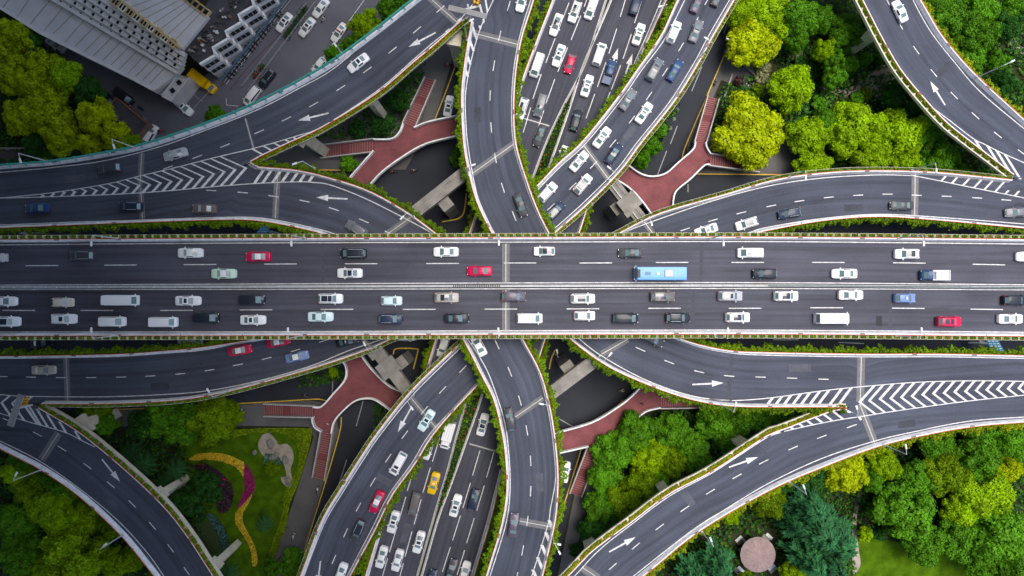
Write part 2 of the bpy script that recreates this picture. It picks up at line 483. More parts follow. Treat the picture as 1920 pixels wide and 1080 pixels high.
def chev(mb, z, U, Lw, tips, up, dn, w=.62):
    for x, y in tips:
        p = P(x, y, z)
        for d, ln in ((up, U), (dn, Lw)):
            v = Vector((d[0], -d[1], 0)).normalized(); h = hit(p, v, ln)
            if h: bar(mb, p, h, w, .010, Vector((1, 0, 0)))
def stubs(mb, z, xs, start, end, d, w=.62, along=(1, 0)):
    for x, y in xs:
        p = P(x, y, z); v = Vector((d[0], -d[1], 0)).normalized(); a = hit(p, -v, start) or p; h = hit(p, v, end)
        if h: bar(mb, a, h, w, .010, Vector((along[0], -along[1], 0)))

R1_low_line = [(-60, 372), (0, 371), (100, 361), (200, 345), (262, 330), (330, 314), (400, 296), (480, 277), (556, 255), (605, 237), (705, 172), (775, 112), (812, 80), (855, 45), (893, 0), (920, -30)]
R2_up_line = [(-60, 371.5), (0, 371.5), (60, 370), (200, 365), (300, 359), (400, 350), (480, 344), (555, 341), (587, 342), (620, 347), (680, 370), (745, 402), (812, 438), (850, 462)]
def marks_r2(mb, z):
    U = wl(R1_low_line, z); Lw = wl(R2_up_line, z)
    tips = [(461, 315), (441, 318), (421, 322), (401, 326), (381, 331), (361, 335), (341, 337), (321, 340), (301, 343), (281, 346), (261, 348), (241, 351), (221, 353), (201, 355), (181, 357), (161, 358), (141, 359.5), (121, 361), (101, 363), (81, 366)]
    chev(mb, z, U, Lw, tips, (-85, -38), (-70, 80))
    par = wl([(470, 306), (480, 314), (556, 321), (620, 336), (692, 360)], z)
    stubs(mb, z, [(483, 335), (501, 331), (519, 331), (535, 332), (551, 334), (566, 335), (581, 338)], Lw, par, (30, -44))
def marks_r1(mb, z):
    U = wl(R1_low_line, z); par = wl([(472, 303), (482, 297), (545, 267), (605, 239)], z)
    stubs(mb, z, [(482, 284), (500, 277), (517, 270), (535, 262), (551, 258)], U, par, (40, 22))
    up = wl([(855, 45), (893, 0)], z); q = wl([(855, 48), (866, 40), (878, 30)], z)
    for a, b in (((866, 34), (858, 41)), ((843, 55), (836, 61))): bar(mb, P(*a, z), P(*b, z), .5, .010, Vector((.5, -.8, 0)))
R1, *_ = elevated_road("curved ramp with teal guard fence sweeping from top centre down to the left edge", ZA,
    [('p', [(0, 311), (100, 303), (200, 287), (270, 272), (370, 239), (480, 195), (605, 128), (697, 63), (777, 0)], 'teal')],
    [('d', GORE_W), ('p', [(470, 303), (482, 296), (545, 266), (605, 238), (705, 176), (775, 117), (815, 84), (866, 38)], 'lime'), ('d', GORE_N)], ASPH,
    lines=[[(-60, 327), (0, 323), (100, 314), (200, 300.5), (300, 275), (370, 250), (480, 207), (562, 165), (625, 129), (705, 62), (787, 0), (820, -28)], R1_low_line],
    dashes=[[(826, 17), (782, 56), (736, 94), (689, 131), (639, 165), (588, 196), (537, 223), (486, 247), (422, 273), (370, 294), (315, 314)]],
    arrows=[((817, 61), (766, 88)), ((616, 212), (559, 226))], marks=marks_r1,
    joints=[((266, 287), (262, 350), 1.1), ((460, 222), (476, 280), .5), ((806, -4), (866, 50), 1.3)], piers=[(853, 70, 0, 2.6, -10), (690, 180, 0, 2.2, -28), (560, 250, 0, 3.4, -30)])
R2, *_ = elevated_road("curved ramp running from the left edge under the deck and down to bottom centre", ZA,
    [('d', GORE_W), ('p', [(470, 304), (480, 312), (556, 319), (620, 334), (692, 358), (765, 399), (822, 441), (870, 480), (920, 535), (955, 585), (980, 635), (1012, 695), (1029, 752), (1039, 805), (1046, 870), (1047, 910), (1044, 960), (1037, 1000), (1018, 1080)], 'bush')],
    [('p', [(0, 427), (125, 422), (250, 417), (400, 412), (480, 413), (555, 426), (612, 441), (700, 478), (780, 530), (830, 580), (868, 636), (902, 702), (926, 750), (941, 810), (948, 860), (950, 920), (940, 985), (912, 1078)], 'bush')], ASPH,
    lines=[R2_up_line, [(-60, 424), (0, 422), (125, 417), (250, 413), (400, 408), (480, 408), (555, 420), (635, 441), (700, 470)],
           [(865, 620), (880, 640), (912, 692), (933, 747), (947, 795), (954, 850), (956.5, 915), (949, 980), (922, 1070), (912, 1100)],
           [(960, 600), (976, 635), (1008, 695), (1024, 752), (1034, 805), (1041, 870), (1041, 905), (1032, 955), (1027, 985), (997, 1080), (985, 1110)]],
    dashes=[[(396, 357), (455, 361), (513, 368), (571, 377), (626, 392), (682, 414), (730, 437)], [(932, 646), (956, 697), (975, 751), (988, 807), (995, 864), (995, 921), (989, 977), (980, 1032), (969, 1082)]],
    arrows=[((652, 373), (593, 370))], marks=lambda mb, z: (marks_r2(mb, z), stubs(mb, z, [(1030, 977), (1024, 1000), (1016, 1022), (1008, 1045), (999, 1068)], wl([(1032, 955), (1027, 985), (997, 1080), (985, 1110)], z), wl([(1042, 960), (1035, 1000), (1016, 1080), (1008, 1110)], z), (9, 22))),
    joints=[((264, 352), (267, 410), 1.1), ((521, 322), (516, 409), 1.2), ((722, 442), (775, 404), 1.3), ((966, 782), (1018, 746), 1.2), ((974, 977), (1034, 988), 1.4)], seed=2)

marksE_U = [(1330, 748), (1372, 751), (1440, 746.5), (1540, 733), (1615, 725), (1715, 717), (1815, 714), (1920, 715), (1990, 717)]
marksE_L = [(1420, 826), (1470, 809), (1552, 791), (1620, 780), (1690, 769), (1815, 752), (1920, 741), (1990, 733)]
def marks_r3(mb, z):
    U = wl(marksE_U, z); Lw = wl(marksE_L, z)
    chev(mb, z, U, Lw, [(1612, 754), (1630, 751), (1650, 748), (1670, 747), (1690, 745), (1710, 743), (1730, 740), (1750, 738), (1770, 737), (1790, 735), (1810, 734), (1830, 732), (1850, 731), (1870, 730), (1890, 729), (1910, 728), (1930, 727)], (88, -100), (105, 80))
    par = wl([(1335, 753), (1385, 758), (1440, 760), (1560, 760), (1592, 763)], z)
    stubs(mb, z, [(1444, 752), (1461, 750), (1478, 748), (1495, 747), (1512, 745), (1530, 743), (1548, 740), (1566, 745), (1585, 742)], par, U, (30, -40))
def marks_r7(mb, z):
    Lw = wl(marksE_L, z); par = wl([(1590, 767), (1560, 772), (1465, 808), (1440, 817)], z)
    stubs(mb, z, [(1487, 804), (1503, 798), (1519, 793), (1536, 788), (1554, 784), (1572, 779)], par, Lw, (55, 42))
R3_N_line = [(940, -30), (925, 0), (902, 50), (885, 107), (873, 175), (874, 237), (877, 270), (885, 320), (896, 370), (914, 412), (930, 442), (950, 470)]
def marks_r3n(mb, z):
    U = wl(R3_N_line, z); par = wl([(886, 38), (873, 125), (868, 187)], z)
    stubs(mb, z, [(899, 48), (892, 68), (886, 90), (880, 115), (876, 140)], par, U, (16, 50), .45)
    for a, b in (((872, 18), (900, 10)), ((900, 10), (908, 42)), ((910, -2), (914, 22))): bar(mb, P(*a, z), P(*b, z), .6, .010, Vector((.4, .9, 0)))
    marks_r3(mb, z)
R3, *_ = elevated_road("curved ramp from top centre passing under the deck and out to the right edge", ZA,
    [('d', [(892, 0), (878, 30)]), ('p', [(884, 38), (870, 125), (865, 187), (869, 270), (878, 320), (891, 370), (909, 412), (925, 442), (960, 510), (1010, 580), (1072, 638), (1135, 684), (1197, 714), (1272, 742), (1335, 757), (1385, 762), (1440, 763), (1560, 763), (1588, 764)], 'bush'), ('d', GORE_E)],
    [('p', [(1001, 0), (979, 70), (968, 132), (964, 200), (968, 270), (987, 335), (1007, 390), (1032, 440), (1075, 505), (1130, 560), (1190, 600), (1255, 627), (1310, 646), (1372, 658), (1440, 661), (1615, 664), (1765, 664), (1925, 667)], 'bush')], ASPH,
    lines=[R3_N_line, [(1004, -30), (995, 0), (974, 70), (963, 132), (959, 200), (963, 270), (982, 335), (1002, 390), (1026, 440), (1040, 465)],
           [(1060, 615), (1082, 632), (1120, 662), (1185, 700), (1247, 727), (1310, 745), (1372, 751)] , marksE_U, [(1225, 612), (1257, 630), (1310, 650), (1372, 662), (1440, 666), (1615, 669), (1765, 669), (1920, 672), (1990, 672)], marksE_L],
    dashes=[[(954, 11), (937, 67), (926, 123), (919, 179), (921, 239), (929, 296), (943, 352), (964, 405)], [(1201, 655), (1255, 679), (1311, 697), (1367, 705), (1426, 707), (1485, 709), (1544, 711)]],
    arrows=[((1298, 721), (1357, 718))], marks=marks_r3n,
    joints=[((887, 62), (974, 84), 1.5), ((886, 325), (966, 268), 1.3), ((1128, 664), (1177, 636), 1.3), ((1615, 670), (1613, 754), 1.5)], seed=3)
R7, *_ = elevated_road("curved ramp rising from bottom centre past the park to the right edge", ZA,
    [('d', GORE_E[::-1]), ('p', [(1588, 767), (1560, 770), (1465, 806), (1440, 815), (1335, 883), (1255, 925), (1185, 977), (1110, 1033), (1070, 1074)], 'trough')],
    [('p', [(1925, 791), (1840, 798), (1762, 810), (1650, 836), (1540, 877), (1440, 921), (1310, 997), (1207, 1080)], 'thin')], ASPH,
    lines=[[(1990, 778), (1920, 782), (1815, 790), (1712, 810), (1640, 827), (1540, 860), (1440, 907), (1360, 955), (1297, 995), (1192, 1077), (1150, 1110)], [(1470, 809), (1440, 819), (1336, 886), (1257, 929), (1187, 981), (1125, 1030), (1085, 1072), (1060, 1100)]],
    dashes=[[(1597, 799), (1541, 819), (1487, 840), (1432, 866), (1382, 893), (1332, 922), (1284, 954), (1237, 988), (1192, 1024), (1149, 1062)]],
    arrows=[((1367, 876), (1421, 857)), ((1142, 1035), (1192, 1007))], marks=marks_r7,
    joints=[((1612, 757), (1640, 830), 1.4), ((1092, 1064), (1122, 1084), 1.6)], piers=[(1256, 932, 0, 2.0, 35), (1408, 842, 0, 2.0, 32), (1112, 1040, 0, 2.2, 35)], seed=4)
for a, b in (((1426, 826), (1441, 866)), ((1441, 866), (1457, 897))):
    j = MB(); flat_strip(j, [P(*a, ZA), P(*b, ZA)], .5, .003); j.build("asphalt_patch", MATS["sealed_joint"], R7)
for a, b in (((1372, 664), (1366, 748)),):
    j = MB(); flat_strip(j, [P(*a, ZA), P(*b, ZA)], .8, .003); j.build("asphalt_patch", MATS["sealed_joint"], R3)

R4, *_ = elevated_road("curved ramp from top right of centre passing under the deck to the left edge", ZB,
    [('p', [(1270, 0), (1240, 65), (1195, 130), (1157, 184), (1092, 265), (1045, 308), (1000, 355), (940, 410), (860, 480), (760, 550), (640, 600), (555, 622), (478, 636), (390, 650), (325, 657), (225, 664), (100, 667), (0, 668)], 'bush')],
    [('p', [(1377, 0), (1335, 72), (1312, 115), (1265, 190), (1202, 269), (1164, 320), (1100, 385), (1037, 440), (960, 510), (880, 570), (800, 612), (735, 635), (697, 653), (605, 685), (480, 721), (400, 740), (325, 751), (200, 757), (80, 757)], 'box'), ('d', GORE_SW)], ASPH,
    lines=[[(1300, -30), (1284, 0), (1247, 72), (1202, 133), (1164, 188), (1098, 269), (1051, 312), (1006, 358), (990, 375)], [(1390, -30), (1368, 0), (1326, 72), (1303, 115), (1256, 190), (1193, 269), (1156, 318), (1093, 381), (1031, 436), (1015, 450)],
           [(500, 628), (475, 636), (390, 655), (325, 661), (225, 668), (100, 671), (0, 672), (-60, 673)], [(745, 624), (720, 635), (655, 657), (580, 687), (480, 715), (387, 733), (300, 740), (190, 744), (50, 743), (0, 740), (-60, 737)]],
    dashes=[[(1326, 1), (1305, 40), (1277, 88), (1247, 135), (1217, 180), (1185, 224), (1149, 269), (1113, 309), (1074, 349), (1033, 388)], [(5, 706), (58, 707), (114, 708), (171, 708), (227, 707), (282, 705), (338, 701), (393, 694), (446, 684), (500, 672), (554, 657), (607, 639)]],
    joints=[((1094, 272), (1140, 334), 1.2), ((680, 636), (697, 652), 1.0), ((124, 672), (127, 752), 1.2)],
    marks=lambda mb, z: (chev(mb, z, wl([(-60, 737), (0, 740), (50, 743), (120, 745)], z), wl([(-60, 757), (0, 775), (50, 790), (120, 810)], z), [(-18, 755), (3, 755), (23, 756), (44, 757)], (26, -22), (40, 58), .55)), seed=5)
R8, *_ = elevated_road("curved ramp leaving the left edge and running down past the garden to the bottom", ZB,
    [('d', GORE_SW[::-1]), ('p', [(72, 764), (147, 809), (227, 874), (302, 944), (352, 1006), (400, 1080)], 'trough')],
    [('p', [(0, 841), (75, 880), (150, 932), (225, 1002), (275, 1062), (289, 1080)])], ASPH,
    lines=[[(-60, 757), (0, 775), (50, 790), (120, 810), (155, 827), (178, 838)], [(-60, 800), (0, 827), (75, 865), (150, 917), (220, 975), (275, 1035), (307, 1080), (330, 1115)]],
    dashes=[[(14, 788), (70, 814), (116, 841), (164, 874), (208, 909), (248, 945), (286, 986), (320, 1028), (350, 1071)]],
    arrows=[((191, 861), (225, 903))], joints=[((110, 812), (78, 862), 1.6)], piers=[(296, 930, 0, 2.2, 45), (150, 800, 0, 3.2, 35), (400, 1062, 0, 2.2, 50)],
    marks=lambda mb, z: stubs(mb, z, [(66, 780), (82, 788), (101, 798), (122, 808), (148, 820)], wl([(40, 757), (72, 768), (147, 812), (190, 845)], z), wl([(0, 775), (50, 790), (120, 810), (155, 827), (178, 838)], z), (22, 36), .5), seed=6)

def marks_r5(mb, z):
    U = wl([(1615, 324), (1740, 325), (1840, 334), (1898, 341)], z); Lw = wl([(1702, 329), (1722, 331), (1815, 350), (1920, 371), (1990, 385)], z)
    stubs(mb, z, [(1766, 338), (1787, 341), (1808, 345), (1829, 349), (1849, 352), (1870, 355), (1891, 357), (1911, 358)], U, Lw, (-26, 28), .5)
def marks_r6(mb, z):
    Lw = wl([(1777, 232), (1827, 272), (1903, 328), (1930, 350)], z); U = wl([(1782, 227), (1825, 260), (1845, 270), (1877, 286), (1920, 305), (1990, 336)], z)
    stubs(mb, z, [(1832, 268), (1858, 284), (1880, 301), (1902, 318)], U, Lw, (30, 48), .5)
R5, *_ = elevated_road("curved ramp from the right edge passing under the deck to the bottom left of centre", ZB,
    [('d', [(1925, 341), (1905, 334)]), ('p', [(1898, 337), (1840, 331), (1740, 322), (1615, 320), (1515, 327), (1440, 340), (1360, 364), (1260, 392), (1210, 411), (1155, 440), (1060, 490), (970, 550), (910, 600), (866, 640), (772, 731), (708, 810), (676, 857), (636, 920), (601, 980), (563, 1080)], 'box')],
    [('p', [(1925, 428), (1740, 411), (1640, 406), (1540, 414), (1440, 432), (1405, 441), (1300, 478), (1180, 530), (1060, 590), (975, 650), (905, 713), (819, 807), (777, 872), (735, 930), (703, 995), (657, 1080)], 'bush')], ASPH,
    lines=[[(1990, 385), (1920, 371), (1815, 350), (1722, 331), (1702, 329), (1640, 328), (1540, 334), (1440, 349), (1335, 377), (1210, 420), (1170, 436), (1140, 450)], [(1990, 428), (1920, 420), (1740, 406), (1640, 402), (1540, 410), (1440, 426), (1405, 436), (1370, 448)],
           [(890, 628), (870, 646), (778, 736), (714, 814), (682, 861), (642, 924), (607, 984), (570, 1080), (560, 1110)], [(930, 688), (902, 716), (813, 805), (771, 870), (729, 928), (697, 992), (651, 1080), (640, 1105)]],
    dashes=[[(1887, 375), (1832, 371), (1775, 368), (1719, 366), (1664, 364), (1609, 366), (1554, 370), (1499, 377), (1446, 386), (1390, 399), (1337, 413), (1285, 430)], [(868, 692), (830, 731), (796, 769), (759, 815), (728, 859), (699, 904), (672, 951), (648, 999), (626, 1049)]],
    arrows=[((770, 766), (746, 810)), ((601, 1052), (595, 1100))], marks=marks_r5,
    joints=[((1208, 416), (1226, 440), 1.1), ((1716, 324), (1715, 405), 1.4), ((770, 745), (818, 803), 1.1)], seed=7)
R6, *_ = elevated_road("curved ramp with cream planter ledge crossing the upper right corner", ZB,
    [('p', [(1617, 0), (1653, 70), (1688, 130), (1733, 185), (1775, 230), (1825, 270), (1837, 279), (1901, 328)], 'trough'), ('d', GORE_SE)],
    [('p', [(1727, 0), (1762, 60), (1799, 107), (1842, 152), (1925, 228)], 'thin')], ASPH,
    lines=[[(1700, -30), (1717, 10), (1747, 62), (1790, 117), (1838, 172), (1915, 237), (1990, 295)], [(1620, 12), (1655, 82), (1690, 140), (1735, 190), (1782, 227), (1825, 260), (1845, 270), (1877, 286), (1920, 305), (1990, 336)]],
    dashes=[[(1664, 2), (1688, 47), (1718, 94), (1751, 137), (1789, 179), (1829, 217), (1871, 253), (1916, 286)]],
    arrows=[((1772, 197), (1744, 152))], marks=marks_r6, piers=[(1645, 58, 0, 2.2, -35)], seed=8)

# ---- lower north-south road
NSL = [(1036, 0), (1000, 92), (975, 160), (940, 260), (885, 420), (850, 530), (812, 650), (760, 830), (718, 970), (685, 1080)]
NSR = [(1250, 0), (1225, 55), (1200, 110), (1150, 240), (1092, 420), (1055, 530), (1018, 650), (975, 780), (940, 895), (920, 975), (889, 1080)]
NS, *_ = elevated_road("six lane road with planted median running from top centre under the ramps to the bottom", ZN,
    [('p', NSL, 'bush')], [('p', NSR, 'bush')], ASPH_N,
    lines=[[(1047, -20), (1036, 10), (1001, 100), (976, 168), (960, 215)], [(1240, 0), (1216, 58), (1192, 112), (1180, 140)], [(762, 845), (724, 966), (691, 1080), (685, 1100)], [(938, 880), (914, 975), (883, 1080), (877, 1100)],
           [(1146, -30), (1135, 0), (1095, 120), (1052, 205), (1022, 270), (994, 345), (960, 450), (930, 560), (890, 690), (857, 810), (837, 885), (815, 960), (781, 1080), (775, 1100)],
           [(1157, -30), (1147, 0), (1110, 87), (1090, 136), (1070, 200), (1046, 270), (1030, 315), (985, 450), (950, 560), (908, 730), (878, 820), (846, 910), (822, 975), (792, 1080), (786, 1100)]],
    dashes=[[(1058, 28), (1032, 95), (1007, 162), (988, 225)], [(1104, -10), (1080, 52), (1055, 112), (1032, 171), (1012, 230)], [(1170, 8), (1149, 77), (1128, 140), (1107, 199)], [(1197, 20), (1176, 87), (1155, 145), (1135, 195)],
            [(818, 842), (800, 900), (783, 960), (766, 1020), (750, 1080)], [(790, 840), (771, 897), (754, 955), (737, 1012), (720, 1070)], [(893, 868), (875, 929), (856, 990), (837, 1049)], [(919, 872), (901, 934), (882, 995), (864, 1055)]],
    arrows=[((1150, 117), (1159, 90)), ((1171, 145), (1186, 101))], dlen=5.4, joints=[((983, 222), (1030, 236), .45), ((880, 832), (936, 848), .45)], seed=9, thick=1.1)

# patched and resealed rectangles of asphalt on the ramps
PT = [mat("patched_asphalt", (.042, .047, .060), .85, .2, .6, fine=.2), mat("bleached_asphalt", (.078, .084, .105), .85, .2, .6, fine=.2)]
for k, (rd, z, x, y, w, h, a) in enumerate(((R1, ZA, 585, 215, 3.2, 1.6, 28), (R1, ZA, 140, 335, 4.0, 1.4, 6), (R2, ZA, 330, 400, 3.0, 1.3, 0), (R2, ZA, 1012, 905, 1.4, 3.6, 2), (R3, ZA, 895, 215, 1.3, 3.0, 0), (R3, ZA, 1500, 690, 4.2, 1.5, 0), (R7, ZA, 1700, 795, 3.4, 1.4, 8), (R7, ZA, 1290, 935, 1.5, 3.2, 35),
        (R4, ZB, 300, 725, 3.6, 1.5, 3), (R4, ZB, 1180, 250, 1.4, 3.0, -35), (R5, ZB, 1600, 390, 3.8, 1.4, 0), (R5, ZB, 720, 900, 1.5, 3.2, 60), (R6, ZB, 1770, 130, 1.4, 3.4, -45), (R8, ZB, 210, 945, 3.0, 1.4, -48), (NS, ZN, 1110, 190, 1.4, 4.0, -20), (NS, ZN, 760, 1000, 1.4, 4.2, -15))):
    p = P(x, y, z); j = MB(); j.box((p.x, p.y, z + .001), (w, h, .005), math.radians(a)); j.build("asphalt_patch", PT[k % 2], rd)
# ------------------------------------------------------------------ hedges along the ramps
def clip_runs(pl, z):
    "pieces of the polyline that lie in the picture and not under the main deck"
    runs = []; cur = []
    pl = resample(pl, max(2, int(lens(pl)[-1] / 1.0)))
    for p in pl:
        ok = inside(p, 4, 4) and (z >= ZE or abs(p.y) > 7.6)
        if ok: cur.append(p)
        elif cur: runs.append(cur); cur = []
    if cur: runs.append(cur)
    return [r for r in runs if len(r) > 4]

SHORT = {"curved ramp with teal guard fence sweeping from top centre down to the left edge": "teal fenced ramp",
         "curved ramp running from the left edge under the deck and down to bottom centre": "ramp from left to bottom",
         "curved ramp from top centre passing under the deck and out to the right edge": "ramp from top to right",
         "curved ramp rising from bottom centre past the park to the right edge": "lower right park ramp",
         "curved ramp from top right of centre passing under the deck to the left edge": "ramp from top right to left",
         "curved ramp leaving the left edge and running down past the garden to the bottom": "flower garden ramp",
         "curved ramp from the right edge passing under the deck to the bottom left of centre": "ramp from right to bottom",
         "curved ramp with cream planter ledge crossing the upper right corner": "upper right corner ramp",
         "six lane road with planted median running from top centre under the ramps to the bottom": "six lane lower road"}
def where(px, py):
    v = "upper" if py < 440 else "lower"
    h = "far left" if px < 420 else "left" if px < 840 else "middle" if px < 1130 else "right" if px < 1500 else "far right"
    return v, h
def topx(p):
    s = (H - p.z) * 1.5 / 1920; return 960 + p.x / s, 540 - p.y / s
seen = {}
hs = 100
for (pl, sg, st, z, lab) in HEDGES:
    if st in ('planter',): continue
    if st == 'teal':
        fence_teal(pl, sg, z, "long teal steel guard fence topping the outer wall of the left curved ramp"); continue
    for run in clip_runs(pl, z):
        for p in run: p.z = z
        hs += 1
        m = run[len(run) // 2]; px, py = topx(m); v, h = where(px, py)
        if st == 'bush': q = hedge_on(run, sg, .25, 1.15, 1.0, hs, 70, .34); mt = HEDGE; kindw = "bushy green hedge"
        elif st == 'lime': q = hedge_on(run, sg, .35, .8, .6, hs, 70, .28, (1.9, 1.75), clump=.15); mt = HEDGE_L; kindw = "clipped lime green hedge"
        elif st == 'box': q = hedge_on(run, sg, .40, .55, .6, hs, 60, .26, (1.7, 1.35), clump=.1); mt = HEDGE; kindw = "boxed green plants"
        elif st == 'thin': q = hedge_on(run, sg, -.2, 1.3, .8, hs, 70, .34); mt = HEDGE_L; kindw = "low yellow-green hedge"
        elif st == 'trough': q = hedge_on(run, sg, .62, .62, .45, hs, 75, .26, (2.0, 1.6) if z == ZB else (6.0, 5.6), clump=.1); mt = HEDGE if z == ZB else HEDGE_L; kindw = "green trough planting"
        root = link("hedge", quads_mesh("hedge_leaves", q, [mt]))
        tt = (run[-1] - run[0]).normalized(); on = Vector((-tt.y, tt.x, 0)) * sg
        face = ("upper" if on.y > 0 else "lower") if abs(on.y) > abs(on.x) else ("right" if on.x > 0 else "left")
        tag(root, f"{kindw} on {face} wall of {SHORT[lab]}, {'above' if py < 540 else 'below'} deck", "hedge")
        key = root["label"]; seen[key] = seen.get(key, 0) + 1
        if seen[key] > 1: root["label"] = key + ", further piece"
        tr = MB()
        if st == 'trough':
            zt = .75 if z == ZB else .5; wo = 1.15 if z == ZB else .95; wi = .92 if z == ZB else .87; pr = [(sg * .17, -.05), (sg * wo, -.05), (sg * wo, zt), (sg * wi, zt), (sg * wi, .38), (sg * .17, .38)]
            tr.sweep(run, pr[::-1] if sg > 0 else pr, 0); tr.build("trough", CREAM, root)
        elif st in ('box', 'lime'):
            pr = [(sg * .17, -.1), (sg * (.62 if st == 'box' else .8), -.1), (sg * (.62 if st == 'box' else .8), .38), (sg * .17, .38)]
            tr.sweep(run, pr[::-1] if sg > 0 else pr, 0)
            L = lens(run); s = .5
            while s < L[-1]:
                p, d = at_len(run, L, s); n = Vector((-d.y, d.x, 0)) * sg; c = p + n * (.68 if st == 'box' else .88)
                tr.box((c.x, c.y, z + .45), (.09, .08, .9), math.atan2(d.y, d.x), 1); s += 1.7 if st == 'box' else 1.9
            o = .68 if st == 'box' else .88
            pr = [(sg * o, .82), (sg * (o + .05), .82), (sg * (o + .05), .90), (sg * o, .90)]
            tr.sweep(run, pr[::-1] if sg > 0 else pr, 1)
            tr.build("planter_trough", [CONC, CREAM], root)

# ---- flower boxes hung on both sides of the main deck: individuals
PBOX = []
for k in range(4):
    rng = np.random.default_rng(900 + k); n = 62
    C = np.stack([rng.uniform(-.58, .58, n), rng.uniform(-.22, .30, n), rng.uniform(.28, .62, n)], 1)
    q = leaf_quads(C, np.tile([0, .2, 1.], (n, 1)), .26, rng)
    mi = (rng.uniform(0, 1, n) < (.015 + .02 * k)).astype(int)
    PBOX.append(quads_mesh("planter_plants", q, [HEDGE, BLOOM], mi))
bm_ = MB(); bm_.box((0, 0, .14), (1.26, .5, .28), 0, 0)
for sx in (-.66, .66): bm_.box((sx, .02, .3), (.07, .62, .6), 0, 1)
bm_.box((0, .31, .55), (1.25, .05, .07), 0, 1)
PBOX_BODY = bm_.mesh("planter_box_body", [CONC, CREAM])
for pxl, sgn, gl, lb in ((EWt, 1, "flower boxes along the upper edge of the main deck", "small box of green plants and red flowers hung on the deck's upper edge"),
                    (EWb, -1, "flower boxes along the lower edge of the main deck", "small box of green plants and red flowers hung on the deck's lower edge")):
    pl = spline(extend([P(x, y, ZE + PAR_H) for x, y in pxl], 3, 3), 10); L = lens(pl); s = .8; k = 0
    while s < L[-1]:
        p, d = at_len(pl, L, s); k += 1
        b = empty("flower_box", (p.x, p.y + sgn * .48, ZE + .42), math.atan2(d.y, d.x) + (0 if sgn > 0 else math.pi))
        tag(b, lb, "flower box", gl)
        link("planter_box", PBOX_BODY, b); link("plants", PBOX[(k * 7 + k // 3) % 4], b); s += 1.56

# ------------------------------------------------------------------ median barrier of the main deck, planted median of the lower road
md = empty("median_barrier", (0, 0, 0)); tag(md, "long pale central barrier dividing the two carriageways of the wide deck", "barrier")
ml = spline([P(x, y, ZE) for x, y in [(-60, 539.2), (0, 538.8), (480, 537.5), (960, 536.2), (1440, 535.6), (1920, 538.8), (1990, 539)]], 10)
ml = resample(ml, 120)
mb = MB(); mb.sweep(ml, [(-.24, .01), (.24, .01), (.13, .55), (-.13, .55)][::-1], 0); mb.build("barrier_wall", mat("median_concrete", (.46, .46, .46), .8, .2, .8, fine=.2), md)
mb = MB()
for o in (-.17, .12): mb.sweep(ml, [(o, .62), (o + .06, .62), (o + .06, .72), (o, .72)][::-1], 0)
L = lens(ml); s = 1
while s < L[-1]:
    p, d = at_len(ml, L, s); mb.box((p.x, p.y, ZE + .66), (.08, .34, .25), 0, 0); s += 2
mb.build("rail", STEEL, md)
net = [p for p in ml if p.x > 47]; mb = MB(); mb.sweep(net, [(-.05, .72), (.05, .72), (.05, 1.25), (-.05, 1.25)][::-1], 0); mb.build("glare_screen", mat("green_net", (.01, .08, .06), .7, .2, 2), md)
sl_ = [p for p in ml if -12.5 < p.x < -1]; mb = MB()
L = lens(sl_); s = 0
while s < L[-1]:
    p, d = at_len(sl_, L, s); mb.box((p.x, p.y, ZE + .72), (.16, .42, .14), 0, 0); s += .34
mb.build("reflector_strip", DARK, md)

mA = wl([(1146, -30), (1136, 0), (1096, 120), (1053, 205), (1023, 270), (995, 345), (961, 450), (931, 560), (891, 690), (858, 810), (838, 885), (816, 960), (782, 1080), (776, 1100)], ZN)
mB = wl([(1156, -30), (1146, 0), (1109, 87), (1089, 136), (1069, 200), (1045, 270), (1029, 315), (984, 450), (949, 560), (907, 730), (877, 820), (845, 910), (821, 975), (791, 1080), (785, 1100)], ZN)
nm = empty("planted_median", (0, 0, 0)); tag(nm, "long raised bed of dark green plants between kerbs splitting the lower six lane road", "planted median")
ka = resample(mA, 90); kb = resample(mB, 90); mb = MB()
mb.sweep(ka, [(.0, 0.0), (.28, 0.0), (.28, .32), (.0, .32)][::-1], 0); mb.sweep(kb, [(-.28, 0.0), (.0, 0.0), (.0, .32), (-.28, .32)][::-1], 0)
mb.build("kerb", CONC, nm)
rng = np.random.default_rng(55); C = []; soil = MB()
for i in range(89):
    a, b, c, d = ka[i], kb[i], ka[i + 1], kb[i + 1]
    soil.add([(q.x, q.y, ZN + .12) for q in (a, b, d, c)], [(3, 2, 1, 0) if (b - a).cross(c - a).z < 0 else (0, 1, 2, 3)])
    wd = (b - a).length
    if wd < 1.3: continue
    for _ in range(int(wd * 26)):
        t, u = rng.uniform(.14, .86), rng.uniform(); p = a.lerp(b, t).lerp(c.lerp(d, t), u); C.append((p.x, p.y, ZN + rng.uniform(.25, .7)))
soil.build("soil_bed", SOIL, nm)
C = np.array(C); q = leaf_quads(C, np.tile([0, 0, 1.], (len(C), 1)), .34, rng)
link("plants", quads_mesh("median_plants", q, [HEDGE_D, HEDGE, BLOOM], rng.choice(3, len(C), p=[.72, .25, .03])), nm)["kind"] = "stuff"

